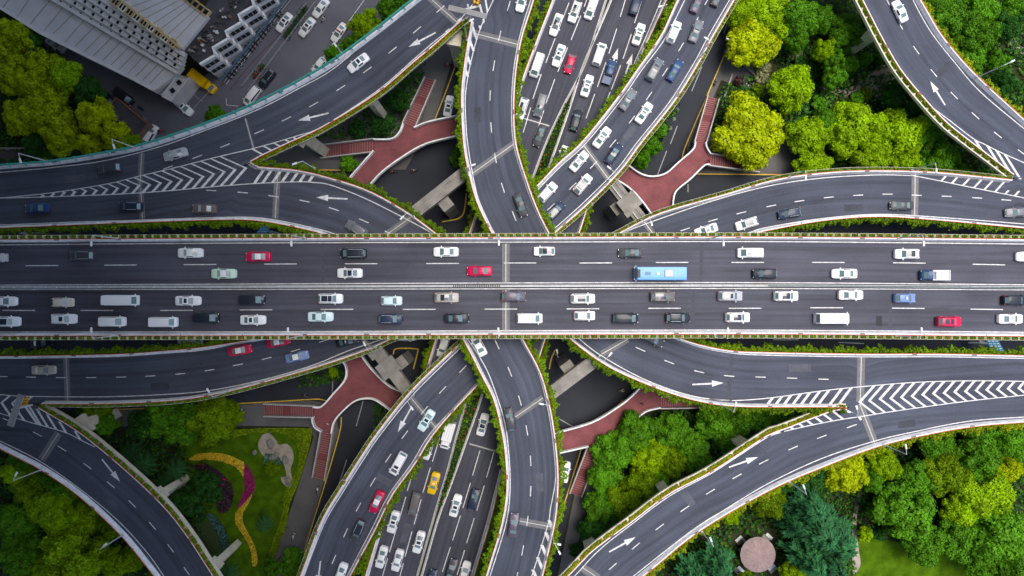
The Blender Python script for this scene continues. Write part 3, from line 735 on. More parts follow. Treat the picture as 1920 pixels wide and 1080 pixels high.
# ------------------------------------------------------------------ the street level
g = MB(); g.add([(-3000, -3000, 0), (3000, -3000, 0), (3000, 3000, 0), (-3000, 3000, 0)], [(0, 1, 2, 3)])
tag(g.build("ground", SOIL), "dark planted soil", kind="structure")
def sheet(name, poly, m, z=.004, kind="structure", label=None):
    mb = MB(); mb.sheet([P(x, y, 0) for x, y in poly], z); o = mb.build(name, m); tag(o, label, kind=kind); return o
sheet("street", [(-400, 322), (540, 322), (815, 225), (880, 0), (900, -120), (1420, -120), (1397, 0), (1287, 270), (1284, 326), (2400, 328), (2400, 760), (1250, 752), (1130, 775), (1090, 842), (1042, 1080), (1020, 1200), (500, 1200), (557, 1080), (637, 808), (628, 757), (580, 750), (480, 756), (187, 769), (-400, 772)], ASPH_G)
sheet("pavement", [(600, 240), (760, 150), (838, 70), (882, -60), (880, 0), (815, 225), (760, 318), (540, 321), (400, 321), (480, 290)], PAVE, .008)
sheet("pavement", [(1420, -60), (1460, -60), (1372, 110), (1440, 110), (1445, 180), (1352, 150), (1330, 200), (1335, 260), (1500, 262), (1500, 326), (1287, 325), (1289, 270), (1397, 0)], PAVE, .008)
sheet("pavement", [(380, 1130), (482, 1080), (512, 1060), (588, 820), (580, 800), (430, 798), (430, 770), (480, 757), (580, 751), (627, 758), (635, 808), (556, 1080), (530, 1150)], PAVE, .008)
sheet("pavement", [(1095, 842), (1140, 845), (1100, 960), (1065, 1085), (1044, 1100), (1046, 1080)], PAVE, .008)
sheet("pavement", [(187, 770), (480, 758), (430, 770), (430, 800), (200, 800)], PAVE, .0095)
sheet("street", [(60, 60), (240, 140), (330, 180), (400, 130), (560, -60), (820, -60), (800, 40), (620, 160), (480, 232), (300, 300), (240, 275), (190, 200)], mat("yard_asphalt", (.115, .118, .142), .85, .18, .15, fine=.12), .006)
sheet("pavement", [(-40, 280), (230, 280), (100, 320), (-40, 330)], PAVE, .008)
def road_mark(name, polys, m, w, z=.013, smooth=True):
    mb = MB()
    for pl in polys:
        pts = [P(x, y, 0) for x, y in pl]; flat_strip(mb, spline(pts, 6) if smooth and len(pts) > 2 else pts, w, z)
    o = mb.build(name, m); tag(o, kind="structure"); return o
road_mark("yellow_line", [[(1405, -20), (1395, 7), (1370, 75), (1332, 165), (1287, 270), (1279, 296)], [(1305, 326), (1400, 327), (1500, 327.5)], [(880, 30), (870, 75), (845, 148), (815, 225)], [(540, 318), (600, 318.5), (690, 320)],
    [(187, 769), (300, 764), (480, 755), (580, 749), (602, 749), (616, 754)], [(640, 782), (637, 810), (610, 905), (585, 985), (555, 1085)], [(1150, 767), (1168, 750)], [(1090, 842), (1072, 900), (1047, 982), (1035, 1030)]], YPAINT, .24)
road_mark("kerb_marking", [[(875, 362), (866, 405), (829, 416)], [(737, 665), (743, 654), (780, 654), (783, 660), (775, 692)], [(1042, 655), (1034, 672), (1030, 692)]], YPAINT, .28)
road_mark("lane_marking", [[(1357, 62), (1368, 28)], [(1316, 125), (1297, 171)], [(1270, 236), (1257, 270)], [(1250, 283), (1232, 330)], [(650, 862), (636, 907)], [(681, 752), (668, 799)], [(1290, 345), (1290, 360)], [(60, 437), (84, 437)], [(1450, 637), (1497, 637)], [(1572, 642), (1620, 644)], [(624, 714), (623, 740)], [(1048, 785), (1074, 800)]], PAINT_W, .2)
for t, tip in (((1357, 62), (1372, 22)), ((80, 437), (34, 437)), ((1815, 642), (1856, 644))):
    o = arrow_part(None, t, tip, 0, PAINT_W); o.location.z = .008; tag(o, kind="structure")
# manhole covers
for k, (x, y) in enumerate(((1270, 205), (1264, 223), (1257, 240))):
    p = P(x, y, 0); mb = MB(); mb.tube((p.x, p.y, .005), (p.x, p.y, .02), .42, n=16)
    tag(mb.build("manhole_cover", mat("cast_iron", (.10, .10, .10), .6, .1, 3)), f"round grey manhole cover in the street right of the ramp, {ORD[k]} from top", "manhole cover", "manhole covers in the right street")

# ------------------------------------------------------------------ gardens
def garden(name, poly, m, z, h=0, n=6, kind=None, label=None, cat=None):
    pts = [P(x, y, 0) for x, y in poly]; pts = spline(pts + [pts[0]], n)[:-1]
    mb = MB()
    if h: mb.prism(pts, 0, h, 0)
    else: mb.sheet(pts, z)
    o = mb.build(name, m); tag(o, label, cat, kind=kind); return o
garden("lawn", [(330, 860), (345, 828), (440, 812), (560, 810), (575, 826), (560, 860), (535, 950), (520, 1000), (500, 1085), (430, 1085), (390, 1000), (370, 930)], LAWN, .014, kind="structure")
garden("lawn", [(1610, 1008), (1650, 1010), (1700, 1020), (1752, 1030), (1815, 1045), (1870, 1090), (1800, 1130), (1610, 1130), (1606, 1050)], LAWN, .014, kind="structure")
garden("lawn", [(365, 970), (400, 985), (418, 1030), (410, 1060), (380, 1050)], mat("dark_turf", (.035, .06, .012), .95, .2, .2, fine=.3), .018, kind="structure")
def planting(name, poly, m, dens, size, zr, label, cat, seed, kind=None, base=SOIL, n=5, mi=None, group=None):
    "a bed filled with small leaves: soil mound and the plants themselves"
    pts = [P(x, y, 0) for x, y in poly]; pts = spline(pts + [pts[0]], n)[:-1]
    root = empty(name, (sum((p.x for p in pts)) / len(pts), sum((p.y for p in pts)) / len(pts), 0)); tag(root, label, cat, group, kind)
    off = Vector(root.location)
    mb = MB(); mb.prism([p - off for p in pts], 0, zr[0], 0); mb.build("soil_bed", base, root)
    xs = [p.x for p in pts]; ys = [p.y for p in pts]; rng = np.random.default_rng(seed)
    N = int((max(xs) - min(xs)) * (max(ys) - min(ys)) * dens * 2)
    X = rng.uniform(min(xs), max(xs), N); Y = rng.uniform(min(ys), max(ys), N); ins = np.zeros(N, bool)
    for i in range(len(pts)):
        a, b = pts[i], pts[i - 1]; c = ((a.y > Y) != (b.y > Y)) & (X < (b.x - a.x) * (Y - a.y) / ((b.y - a.y) or 1e-9) + a.x); ins ^= c
    X, Y = X[ins], Y[ins]; Z = rng.uniform(zr[0], zr[1], len(X)); C = np.stack([X, Y, Z], 1) - np.array([off.x, off.y, 0])
    ms = m if isinstance(m, (list, tuple)) else [m]
    idx = rng.choice(len(ms), len(X), p=mi) if len(ms) > 1 else None
    link("plants", quads_mesh(name + "_leaves", leaf_quads(C, np.tile([0, 0, 1.], (len(X), 1)), size, rng), ms, idx), root); return root
YFLOW = mat("yellow_flowers", (.62, .42, .01), .6, .1, 1, rnd=.3); PFLOW = mat("magenta_flowers", (.28, .006, .095), .6, .1, 1, rnd=.3)
LIME = leaf_mat("lime_ground_cover", (.20, .31, .004))
planting("ground_cover", [(432, 806), (500, 803), (574, 803), (584, 812), (578, 845), (560, 905), (543, 945), (537, 985), (520, 1030), (506, 1078), (500, 1060), (514, 1010), (530, 965), (535, 920), (552, 890), (561, 850), (548, 822), (520, 810), (470, 814), (438, 818)], LIME, 26, .32, (.1, .45), "lime green ground cover edging the flower garden", "ground cover", 11, "stuff", base=LIME)
planting("flower_bed", [(356, 860), (370, 851), (395, 849), (425, 852), (448, 862), (458, 868), (457, 893), (448, 880), (430, 869), (395, 861), (365, 863)], [YFLOW, HEDGE], 34, .26, (.15, .35), "curved ribbon of yellow flowers at the top of the garden lawn", "flower bed", 12, mi=[.92, .08], n=3, base=YFLOW)
planting("flower_bed", [(459, 869), (470, 882), (478, 905), (476, 920), (462, 940), (447, 953), (452, 935), (460, 915), (458, 893)], PFLOW, 34, .26, (.15, .38), "magenta flower section in the middle of the garden's curved ribbon", "flower bed", 13, n=3, base=PFLOW)
planting("flower_bed", [(475, 922), (468, 940), (456, 962), (456, 980), (466, 1000), (478, 1025), (483, 1050), (480, 1060), (474, 1058), (472, 1035), (460, 1008), (445, 985), (442, 965), (450, 950), (462, 940)], [YFLOW, HEDGE], 34, .26, (.15, .35), "s-shaped ribbon of yellow flowers running down the garden lawn", "flower bed", 14, mi=[.92, .08], n=3, base=YFLOW)
planting("flower_bed", [(363, 872), (385, 869), (412, 884), (432, 905), (438, 930), (430, 955), (414, 960), (408, 945), (412, 920), (395, 895), (375, 885)], [mat("purple_foliage", (.035, .012, .022), .6, .2, 1, rnd=.4), BLOOM], 20, .34, (.15, .6), "dark purple crescent bed left of the yellow flower ribbon", "flower bed", 15, mi=[.97, .03])
planting("flower_bed", [(385, 965), (400, 964), (418, 985), (429, 1010), (426, 1030), (418, 1030), (414, 1010), (400, 985)], mat("blue_green_foliage", (.04, .13, .10), .6, .15, 1, rnd=.3), 20, .3, (.15, .4), "blue-green crescent bed below the dark purple bed", "flower bed", 16)
sandm = mat("pale_pebble", (.34, .29, .23), .95, .16, .8, fine=.25)
garden("gravel_bed", [(492, 815), (505, 812), (518, 826), (524, 834), (538, 832), (549, 845), (550, 865), (545, 880), (549, 905), (541, 914), (530, 905), (527, 895), (537, 892), (532, 870), (520, 858), (505, 862), (490, 850), (484, 832)], sandm, 0, .10, 4, label="pale pebble bed winding round the rocks on the garden lawn", cat="gravel bed")
garden("path", [(1537, 163), (1570, 168), (1600, 161), (1632, 138), (1668, 112), (1690, 130), (1676, 150), (1650, 184), (1632, 178), (1590, 186), (1560, 174)], PATHM, .018, kind="structure")
garden("path", [(1885, 72), (1905, 95), (1940, 110), (1940, 98), (1912, 85), (1893, 62)], PATHM, .018, kind="structure")
garden("path", [(1604, 935), (1612, 920), (1618, 925), (1608, 960), (1606, 990), (1610, 1030), (1613, 1060), (1600, 1075), (1598, 1030), (1598, 980)], PATHM, .018, kind="structure")
garden("path", [(1215, 880), (1222, 900), (1200, 1010), (1190, 1010)], PATHM, .018, kind="structure")
UNDER = [leaf_mat("undergrowth_dark", (.026, .105, .018)), leaf_mat("undergrowth_mid", (.065, .17, .010))]
def under(poly, dens, seed, label, hi=1.6):
    pts = [P(x, y, 0) for x, y in poly]; xs = [p.x for p in pts]; ys = [p.y for p in pts]; rng = np.random.default_rng(seed)
    N = int((max(xs) - min(xs)) * (max(ys) - min(ys)) * dens); X = rng.uniform(min(xs), max(xs), N); Y = rng.uniform(min(ys), max(ys), N); ins = np.zeros(N, bool)
    for i in range(len(pts)):
        a, b = pts[i], pts[i - 1]; ins ^= ((a.y > Y) != (b.y > Y)) & (X < (b.x - a.x) * (Y - a.y) / ((b.y - a.y) or 1e-9) + a.x)
    for bx, by in ((1384, 1009), (1441, 1004), (1388, 1066), (1445, 1062)):
        b = P(bx, by, 0); ins &= (X - b.x) ** 2 + (Y - b.y) ** 2 > 3.2
    X, Y = X[ins], Y[ins]; hgt = .35 + hi * np.clip(.5 + .5 * np.sin(X * .8 + seed) * np.sin(Y * .7 + X * .2) + rng.normal(0, .12, len(X)), 0, 1)
    keep = rng.uniform(0, 1, len(X)) < np.clip(hgt / hi + .15, .15, 1); X, Y, hgt = X[keep], Y[keep], hgt[keep]
    C = np.stack([X, Y, hgt * rng.uniform(.5, 1, len(X))], 1)
    o = link("undergrowth", quads_mesh("undergrowth_leaves", leaf_quads(C, np.tile([0, 0, 1.], (len(X), 1)), .55, rng), UNDER, rng.integers(0, 2, len(X)))); tag(o, label, "undergrowth", kind="stuff")
under([(1460, 60), (1520, 0), (1640, 0), (1925, 0), (1925, 335), (1500, 318), (1475, 250), (1440, 210)], 8, 1, "low dark undergrowth beneath the upper right trees")
under([(1350, 168), (1420, 128), (1450, 200), (1400, 200), (1340, 260), (1335, 215)], 6, 2, "dark shrubs beside the upper right pavement steps")
under([(1145, 800), (1260, 765), (1920, 765), (1925, 1000), (1600, 1000), (1600, 1085), (1080, 1085), (1110, 950)], 7, 3, "low dark undergrowth beneath the lower right trees")
under([(0, 840), (190, 830), (300, 950), (400, 1085), (0, 1085)], 6, 4, "low dark undergrowth beneath the lower left trees")
under([(170, 800), (345, 828), (365, 870), (405, 940), (380, 985), (390, 1030), (430, 1085), (380, 1085), (280, 930)], 7, 5, "dark shrubbery between the flower garden and the ramp")
under([(590, 262), (640, 205), (720, 150), (800, 110), (795, 150), (762, 225), (735, 262)], 7, 6, "dark shrubbery between the teal fenced ramp and the footbridge stairs")
under([(0, 20), (110, 90), (190, 200), (260, 262), (160, 285), (0, 285)], 6, 7, "low dark undergrowth beneath the upper left trees")
under([(1175, 318), (1200, 270), (1260, 180), (1275, 200), (1230, 290)], 7, 8, "dark shrubs beside the ramp above the red footbridge")
under([(1255, 385), (1320, 370), (1400, 378), (1260, 420)], 8, 9, "green verge between footbridge and right ramp", 1.0)
under([(560, 690), (640, 668), (648, 712), (560, 728)], 8, 10, "green verge between left ramp and lower footbridge", 1.0)
under([(690, 830), (705, 755), (740, 770), (700, 850)], 8, 13, "green verge under the footbridge beside the lower ramp", 1.0)
under([(0, 298), (240, 272), (200, 296), (0, 312)], 5, 12, "plants along the fence under the teal railing", .8)
# ------------------------------------------------------------------ red footbridge ring
FB = empty("footbridge", (0, 0, 0)); tag(FB, "red decked pedestrian footbridge ring with white railings and stairs passing under every ramp", "footbridge")
NWd = [(866, 217), (805, 230), (777, 241), (757, 233), (750, 250), (735, 262), (702, 263), (702, 284), (652, 342), (638, 372), (690, 354), (715, 326), (752, 298), (800, 271), (868, 254)]
NEd = [(1168, 305), (1178, 312), (1200, 327), (1222, 332), (1247, 326), (1270, 306), (1297, 282), (1302, 268), (1321, 268), (1323, 278), (1330, 290), (1329, 310), (1318, 312), (1292, 337), (1270, 355), (1262, 368), (1259, 392), (1222, 405), (1200, 375), (1178, 353), (1150, 335)]
SWd = [(642, 672), (651, 690), (648, 712), (627, 737), (605, 761), (589, 762), (589, 780), (588, 788), (593, 800), (605, 808), (623, 811), (628, 790), (642, 772), (665, 752), (685, 746), (706, 749), (736, 770), (765, 738), (730, 722), (697, 690), (675, 660)]
SEd = [(1040, 811), (1110, 790), (1160, 760), (1185, 740), (1206, 718), (1238, 735), (1237, 745), (1237, 763), (1210, 770), (1190, 786), (1160, 806), (1128, 822), (1121, 840), (1103, 835), (1042, 849)]
def z4(poly): return [P(x, y, ZP) for x, y in poly]
for poly in (NWd, NEd, SWd, SEd):
    mb = MB(); mb.prism(z4(poly), ZP - .6, ZP, 1, 0); mb.build("deck", [BRICKRED, CONC], FB)
for poly in ([(864, 219), (1166, 306), (1152, 334), (866, 253)], [(639, 368), (688, 354), (676, 664), (643, 674)], [(1224, 402), (1258, 391), (1237, 734), (1208, 720)], [(735, 768), (764, 740), (1042, 812), (1043, 847)]):
    mb = MB(); mb.prism(z4(poly), ZP - .62, ZP - .02, 1, 0); mb.build("deck", [BRICKRED, CONC], FB)
def railing(pts, z=ZP, rise=None):
    pl = [P(x, y, z) for x, y in pts]
    if rise is None: pl = spline(pl, 5) if len(pl) > 2 else pl
    mb = MB(); mb.sweep(pl, [(-.05, .02), (.05, .02), (.05, .98), (-.05, .98)][::-1], 1); mb.sweep(pl, [(-.15, 1.0), (.15, 1.0), (.15, 1.12), (-.15, 1.12)][::-1], 0)
    mb.sweep(pl, [(-.12, .005), (.12, .005), (.12, .14), (-.12, .14)][::-1], 0)
    return mb.build("railing", [WHITEC, mat("railing_glass", (.10, .26, .25), .3, .1, 2)], FB)
railing([(866, 217), (805, 230), (777, 241)]); railing([(757, 233), (750, 250), (735, 262), (702, 263)]); railing([(702, 284), (652, 342), (638, 372)]); railing([(690, 354), (715, 326), (752, 298), (800, 271), (868, 254)])
railing([(1168, 305), (1178, 312), (1200, 327), (1222, 332), (1247, 326), (1270, 306), (1297, 282), (1302, 268)]); railing([(1321, 268), (1323, 278), (1330, 290)]); railing([(1329, 310), (1318, 312), (1292, 337), (1270, 355), (1262, 368), (1259, 392)]); railing([(1150, 335), (1178, 353), (1200, 375), (1222, 405)])
railing([(642, 672), (651, 690), (648, 712), (627, 737), (605, 761), (589, 762)]); railing([(589, 780), (588, 788), (593, 800), (605, 808)]); railing([(623, 811), (628, 790), (642, 772), (665, 752), (685, 746), (706, 749), (736, 770)]); railing([(765, 738), (730, 722), (697, 690), (675, 660)])
railing([(1040, 811), (1110, 790), (1160, 760), (1185, 740), (1206, 718)]); railing([(1237, 763), (1210, 770), (1190, 786), (1160, 806), (1128, 822), (1121, 840)]); railing([(1103, 835), (1042, 849)])
def stair(a0, a1, b0, b1, n=22):
    "stairs from deck edge a0-a1 (at ZP) to foot b0-b1 on the street"
    A0, A1, B0, B1 = P(*a0, ZP), P(*a1, ZP), P(*b0, 0.0), P(*b1, 0.0)
    root = MB(); tr = MB()
    for i in range(n):
        t0, t1 = i / n, (i + 1) / n; z = ZP * (1 - t1) if i < n - 1 else .16
        if abs(i - n // 2) <= 1: z = ZP * .48
        p = [A0.lerp(B0, t0), A1.lerp(B1, t0), A1.lerp(B1, t1), A0.lerp(B0, t1)]
        land = abs(i - n // 2) <= 1
        tr.prism([(q.x, q.y) for q in p], max(0, z - .5), z, 0)
        if not land:
            q = [A0.lerp(B0, t1 - .30 / n), A1.lerp(B1, t1 - .30 / n), A1.lerp(B1, t1), A0.lerp(B0, t1)]
            tr.prism([(k.x, k.y) for k in q], z, z + .012, 1)
    s = tr.build("staircase", [BRICKDK, STAIRL], FB)
    for a, b in ((A0, B0), (A1, B1)):
        d = (b - a); d.z = 0; nn = Vector((-d.y, d.x, 0)).normalized()
        if nn.dot((A0 + A1) / 2 - a) > 0: nn = -nn
        w = MB(); a2, b2 = a + nn * .08, b + nn * .08
        v = []
        for q, o in ((a2, 0), (a2 + nn * .22, 0), (b2 + nn * .22, 0), (b2, 0)): v.append((q.x, q.y, q.z - .45 if q.z > 1 else 0)); 
        for q in (a2, a2 + nn * .22, b2 + nn * .22, b2): v.append((q.x, q.y, q.z + 1.02))
        f = [(4, 5, 6, 7), (0, 1, 5, 4), (1, 2, 6, 5), (2, 3, 7, 6), (3, 0, 4, 7), (3, 2, 1, 0)]
        if nn.cross(d).z > 0: f = [q[::-1] for q in f]
        w.add(v, f, 0); w.build("handrail", mat("stair_rail", (.50, .48, .46), .6, .12, 1), s)
stair((757, 233), (777, 241), (799, 146), (816, 151)); stair((702, 284), (702, 263), (602, 296), (602, 275))
stair((1302, 268), (1321, 268), (1327, 181), (1345, 186)); stair((1329, 310), (1330, 291), (1422, 322), (1422, 303))
stair((589, 762), (589, 780), (495, 758), (496, 778)); stair((605, 808), (623, 811), (589, 894), (608, 900))
stair((1237, 745), (1237, 763), (1325, 741), (1325, 762)); stair((1121, 840), (1103, 835), (1088, 930), (1069, 924))
for (x, y) in ((760, 262), (690, 320), (1230, 350), (1290, 300), (660, 720), (640, 760), (1150, 800), (1100, 812)):
    p = P(x, y, ZP - .6); m = MB(); m.tube((p.x, p.y, 0), (p.x, p.y, ZP - .6), .35, n=10); m.build("pier", CONC, FB)

# ------------------------------------------------------------------ big concrete piers with cross beams beneath the ramps
def beam_pier(label, a, b, w, z, cols, cap=None, pipe=True, ledge=None):
    A, B = P(*a, z), P(*b, z); d = (B - A).normalized(); n = Vector((-d.y, d.x, 0)); c = (A + B) / 2
    root = empty("bridge_pier", (c.x, c.y, 0)); tag(root, label, "bridge pier"); L = (B - A).length; rz = math.atan2(d.y, d.x)
    m = MB(); m.box((0, 0, z - .9), (L, w, 1.8), rz); m.box((n.x * w * .32, n.y * w * .32, z + .09), (L * .98, w * .30, .18), rz); m.build("crossbeam", CONC_O, root)
    for (x, y, s) in cols:
        p = P(x, y, z * .45) - c; m = MB(); m.box((p.x, p.y, (z - 1.8) / 2), (s, s * .9, z - 1.8), rz); m.build("column", CONC_O, root)
    if cap:
        for t, l, ww, hh, o in cap:
            p = A.lerp(B, t) - c + n * o; m = MB(); m.box((p.x, p.y, z + hh / 2 - .1), (l, ww, hh), rz); m.build("bearing_block", CONC_O, root)
    if pipe:
        m = MB(); o = n * (-w * .22); p, q = A - c + o, B - c + o; m.tube((p.x, p.y, z + .3), (q.x, q.y, z + .3), .14, n=8); m.build("drain_pipe", STEEL, root)
ZC = 11.3
beam_pier("weathered concrete pier beam between the two upper left curved ramps", (758, 413), (905, 297), 2.5, ZA - 1.45, [(842, 390, 2.5)], [(.5, 2.6, .9, .25, -.5)], False)
beam_pier("weathered concrete pier with bearing blocks beside the upper right red footbridge", (1132, 322), (1222, 436), 2.5, ZC, [(1152, 394, 2.5)], [(.52, 3.4, 4.2, .6, .1), (.62, 1.2, 1.6, .8, -1.4)])
beam_pier("weathered concrete pier with bearing blocks beside the lower left red footbridge", (684, 630), (778, 752), 2.5, ZC, [(758, 676, 2.5)], [(.48, 3.4, 4.2, .6, -.1), (.25, 1.6, 3.2, .3, -.2)], False)
beam_pier("weathered concrete pier beam between the two lower right curved ramps", (1014, 752), (1150, 650), 2.6, ZA - 1.45, [(1060, 682, 2.5)], None, False)
for (x, y) in ((1000, 510), (930, 560), (870, 500), (1060, 570)):
    p = P(x, y, 0); m = MB(); m.box((p.x, p.y, 10.5), (2.2, 2.2, 21), 0); m.box((p.x, 0, 20.3), (2.4, 12, 1.2), 0); m.build("pier", CONC, main_deck)

# ------------------------------------------------------------------ street lamps
def lamp_meshes(h, arm):
    p = MB(); p.tube((0, 0, -.2), (0, 0, h), .11, .065, 8); p.box((0, 0, .05), (.36, .36, .3)); 
    a = MB(); a.tube((0, 0, h - .05), (arm, 0, h + .28), .06, .05, 6)
    hd = MB()
    for x, w, t in ((0, .16, 0), ): pass
    hd.box((arm + .38, 0, h + .30), (.95, .34, .16), 0, 0, .8); hd.box((arm + .42, 0, h + .20), (.6, .24, .05), 0, 1)
    return p.mesh("lamp_pole", [STEEL]), a.mesh("lamp_arm", [STEEL]), hd.mesh("lamp_head", [LAMPG, mat("lamp_lens", (.6, .6, .55), .2, 0)])
LM = {8: lamp_meshes(7.6, 1.1), 6: lamp_meshes(6.0, 1.0)}
def lamp(px, z, head, label, kind=8, group=None):
    p = P(px[0], px[1], z); r = empty("street_lamp", (p.x, p.y, z), math.radians(head)); tag(r, label, "street lamp", group)
    for n, m in zip(("pole", "arm", "lamp_head"), LM[kind]): link(n, m, r)
g1 = "street lamps along the main deck"
for i, x in enumerate((220, 572, 937, 1332, 1684)):
    lamp((x, 447 - (i in (2,)) * 1), ZE + PAR_H, 270, f"grey street lamp on the main deck's upper edge, {ORD[i]} from the left", group=g1)
for i, x in enumerate((220, 566, 936, 1340, 1680)):
    lamp((x, 629), ZE + PAR_H, 90, f"grey street lamp on the main deck's lower edge, {ORD[i]} from the left", group=g1)
g2 = "street lamps along the curved ramps"; A_, B_ = ZA + PAR_H, ZB + PAR_H
for px, z, hd, lb in (
    ((77, 881), B_, 60, "street lamp on the outer wall of the lower left ramp, nearest the left edge"), ((230, 1003), B_, 40, "street lamp on the outer wall of the lower left ramp, nearest the bottom edge"),
    ((1316, 997), A_, 112, "street lamp on the lower right ramp's outer wall, left of the round pavilion"), ((1480, 904), A_, 112, "street lamp on the lower right ramp's outer wall, above the dark conifers"),
    ((1657, 834), A_, 100, "street lamp on the lower right ramp's outer wall, nearest the right edge"), ((1832, 145), B_, 25, "street lamp on the outer wall of the upper right corner ramp"),
    ((1480, 332), B_, 265, "street lamp on the right ramp's upper wall, beside the yellow-green trees"), ((1710, 319), B_, 268, "street lamp on the right ramp's upper wall, near the zebra gore"),
    ((1203, 413), B_, 285, "street lamp on the right ramp beside the red footbridge end"), ((1315, 106), B_, 150, "street lamp on the right wall of the ramp busy with cars, near the top"),
    ((1142, 336), B_, 140, "street lamp on the ramp wall beside the upper right pier"), ((878, 328), A_, 20, "street lamp on the left wall of the top centre ramp, above the main deck"),
    ((776, 406), A_, 225, "street lamp above the concrete joint of the ramp left of centre"), ((1352, 759), A_, 80, "street lamp on the lower wall of the right ramp, above the tree grove"),
    ((1124, 668), A_, 50, "street lamp where the lower right pier beam meets the ramp"), ((430, 733), B_, 120, "street lamp on the left ramp's lower wall, above the round trees"),
    ((705, 651), B_, 115, "street lamp where the lower left pier meets the ramp"), ((775, 741), B_, 305, "street lamp at the concrete joint of the lower left car ramp"),
    ((1026, 747), A_, 170, "street lamp on the right wall of the bottom centre ramp"), ((590, 316), A_, 200, "street lamp behind the bushy hedge of the upper left gore"),
    ((640, 99), A_, 305, "street lamp behind the teal fence beside the round trees"), ((253, 277), A_, 290, "street lamp behind the teal fence near the brown roofed hut"),
    ((88, 302), A_, 290, "street lamp behind the teal fence nearest the left edge"), ((876, 75), A_, 30, "street lamp on the wall by the top centre gore")):
    lamp(px, z, hd, lb, group=g2)
lamp((1235, 37), ZN + .3, 200, "street lamp between the six lane road and the ramp near the top", group=g2)
lamp((1360, 97), 0.008, 160, "street lamp on the right pavement beside the yellow-green tree", 6)
lamp((1043, 665), .005, 100, "street lamp beside the lower right pier's island", 6)

# ------------------------------------------------------------------ sign gantries, crash cushions, direction signs
SLAT = mat("sign_back_steel", (.30, .29, .285), .6, .15, 1)
def gantry(label, a, b, w, z, base):
    A, B = P(*a, z), P(*b, z); c = (A + B) / 2; d = (B - A).normalized(); rz = math.atan2(d.y, d.x); Q = P(*base, ZA if z > 20 else ZB); L = (B - A).length
    root = empty("sign_gantry", (Q.x, Q.y, Q.z)); tag(root, label, "sign gantry"); o = c - Q
    n = Vector((-d.y, d.x, 0)); m = MB()
    for k in range(4):
        e = o + n * (k - 1.5) * w / 4; m.box((e.x, e.y, o.z), (L, w / 4 * .8, .22), rz)
    for t in (-.4, 0, .4):
        e = o + d * L * t; m.box((e.x, e.y, o.z - .16), (.1, w, .1), rz)
    m.build("beam", SLAT, root)
    p = MB(); p.tube((0, 0, 0), (0, 0, o.z), .22, .18, 10); p.tube((0, 0, o.z - .3), (o.x, o.y, o.z - .3), .15, n=8); p.build("post", STEEL, root)
gantry("slatted steel sign gantry over the striped gore at top centre", (841, 14), (913, 31), 1.0, ZA + 6, (881, 33))
gantry("slatted steel sign gantry over the striped gore near the left edge", (19, 799), (40, 740), 1.3, ZB + 5.5, (60, 759))
def cushion(label, x, y, z, rz):
    p = P(x, y, z); r = empty("crash_cushion", (p.x, p.y, z), math.radians(rz)); tag(r, label, "crash cushion"); ym = mat("yellow_plastic", (.62, .33, .02), .5, .15, 2)
    for i in range(3):
        for j in range(2):
            m = MB(); m.tube(((i - 1) * .62, (j - .5) * .64, .01), ((i - 1) * .62, (j - .5) * .64, .95), .30, .27, 12); m.build("barrel", ym, r)
cushion("yellow crash barrels on the striped gore near the left edge", 48, 753, ZB, 90)
cushion("yellow crash barrels on the striped gore at top centre", 895, 2, ZA, 70)
def big_sign(label, x, y, z, w, h, rz, tilt, rows):
    p = P(x, y, z); r = empty("direction_sign", (p.x, p.y, 0), math.radians(rz)); tag(r, label, "sign")
    m = MB(); m.box((0, 0, 0), (w, .12, h)); pn = m.build("panel", mat("sign_cyan", (.03, .30, .52), .4, .1, 2), r); pn.location = (0, 0, z); pn.rotation_euler = (math.radians(tilt), 0, 0)
    q = MB()
    for k in range(rows):
        for c in range(3): q.box(((c - 1) * w * .3, -.07, h * (.36 - .72 * k / max(1, rows - 1))), (w * .2, .02, h * .07))
    t = q.build("lettering", LAMPG, pn)
    b = MB()
    for s in (-1, 1): b.tube((s * w * .32, .2, 0), (s * w * .32, .2, z), .12, n=8)
    b.build("post", STEEL, r)
big_sign("large blue direction sign standing over the dark street at the lower right", 1865, 647, 7.0, 2.6, 4.2, 180, -52, 6)
big_sign("blue direction sign seen almost edge-on below the left ramp", 495, 430, 7.0, 2.0, 3.4, 180, -30, 3)

def mast(label, x, y, z, h, arms):
    p = P(x, y, z); r = empty("traffic_mast", (p.x, p.y, z)); tag(r, label, "traffic mast")
    m = MB(); m.tube((0, 0, 0), (0, 0, h), .12, .08, 8); m.build("pole", STEEL, r)
    for (dx, dy, zz, box) in arms:
        a = MB(); a.tube((0, 0, zz), (dx, dy, zz + .2), .06, n=6); a.build("arm", STEEL, r)
        b = MB(); b.box((dx, dy, zz + .1), (.7, .35, .3) if box == 'cam' else (1.3, .12, .9), math.atan2(dy, dx)); b.build("camera_housing" if box == 'cam' else "small_sign", LAMPG if box == 'cam' else mat("sign_blue2", (.02, .14, .45), .4, 0), r)
mast("pale camera mast with blue sign beside the lower left ramp", 566, 1028, 0, 7, [(2.2, .4, 6.6, 'cam'), (1.6, 1.2, 5.4, 'cam'), (.9, 1.5, 4.2, 'sign')])
mast("pale camera mast on the right wall of the bottom centre ramp", 1036, 1003, ZA, 4.5, [(1.0, -.2, 4.2, 'cam'), (1.1, -2.0, 3.6, 'cam')])
mast("white camera mast at the right striped gore above the grove", 1583, 768, ZA, 6, [(-.4, 1.4, 5.4, 'cam'), (.6, -.8, 4.6, 'cam'), (-1.0, .3, 3.6, 'cam')])
mast("white camera mast at the gore on the right edge", 1907, 334, ZB, 4, [(-.6, .5, 3.6, 'cam'), (.8, .5, 3.0, 'cam')])
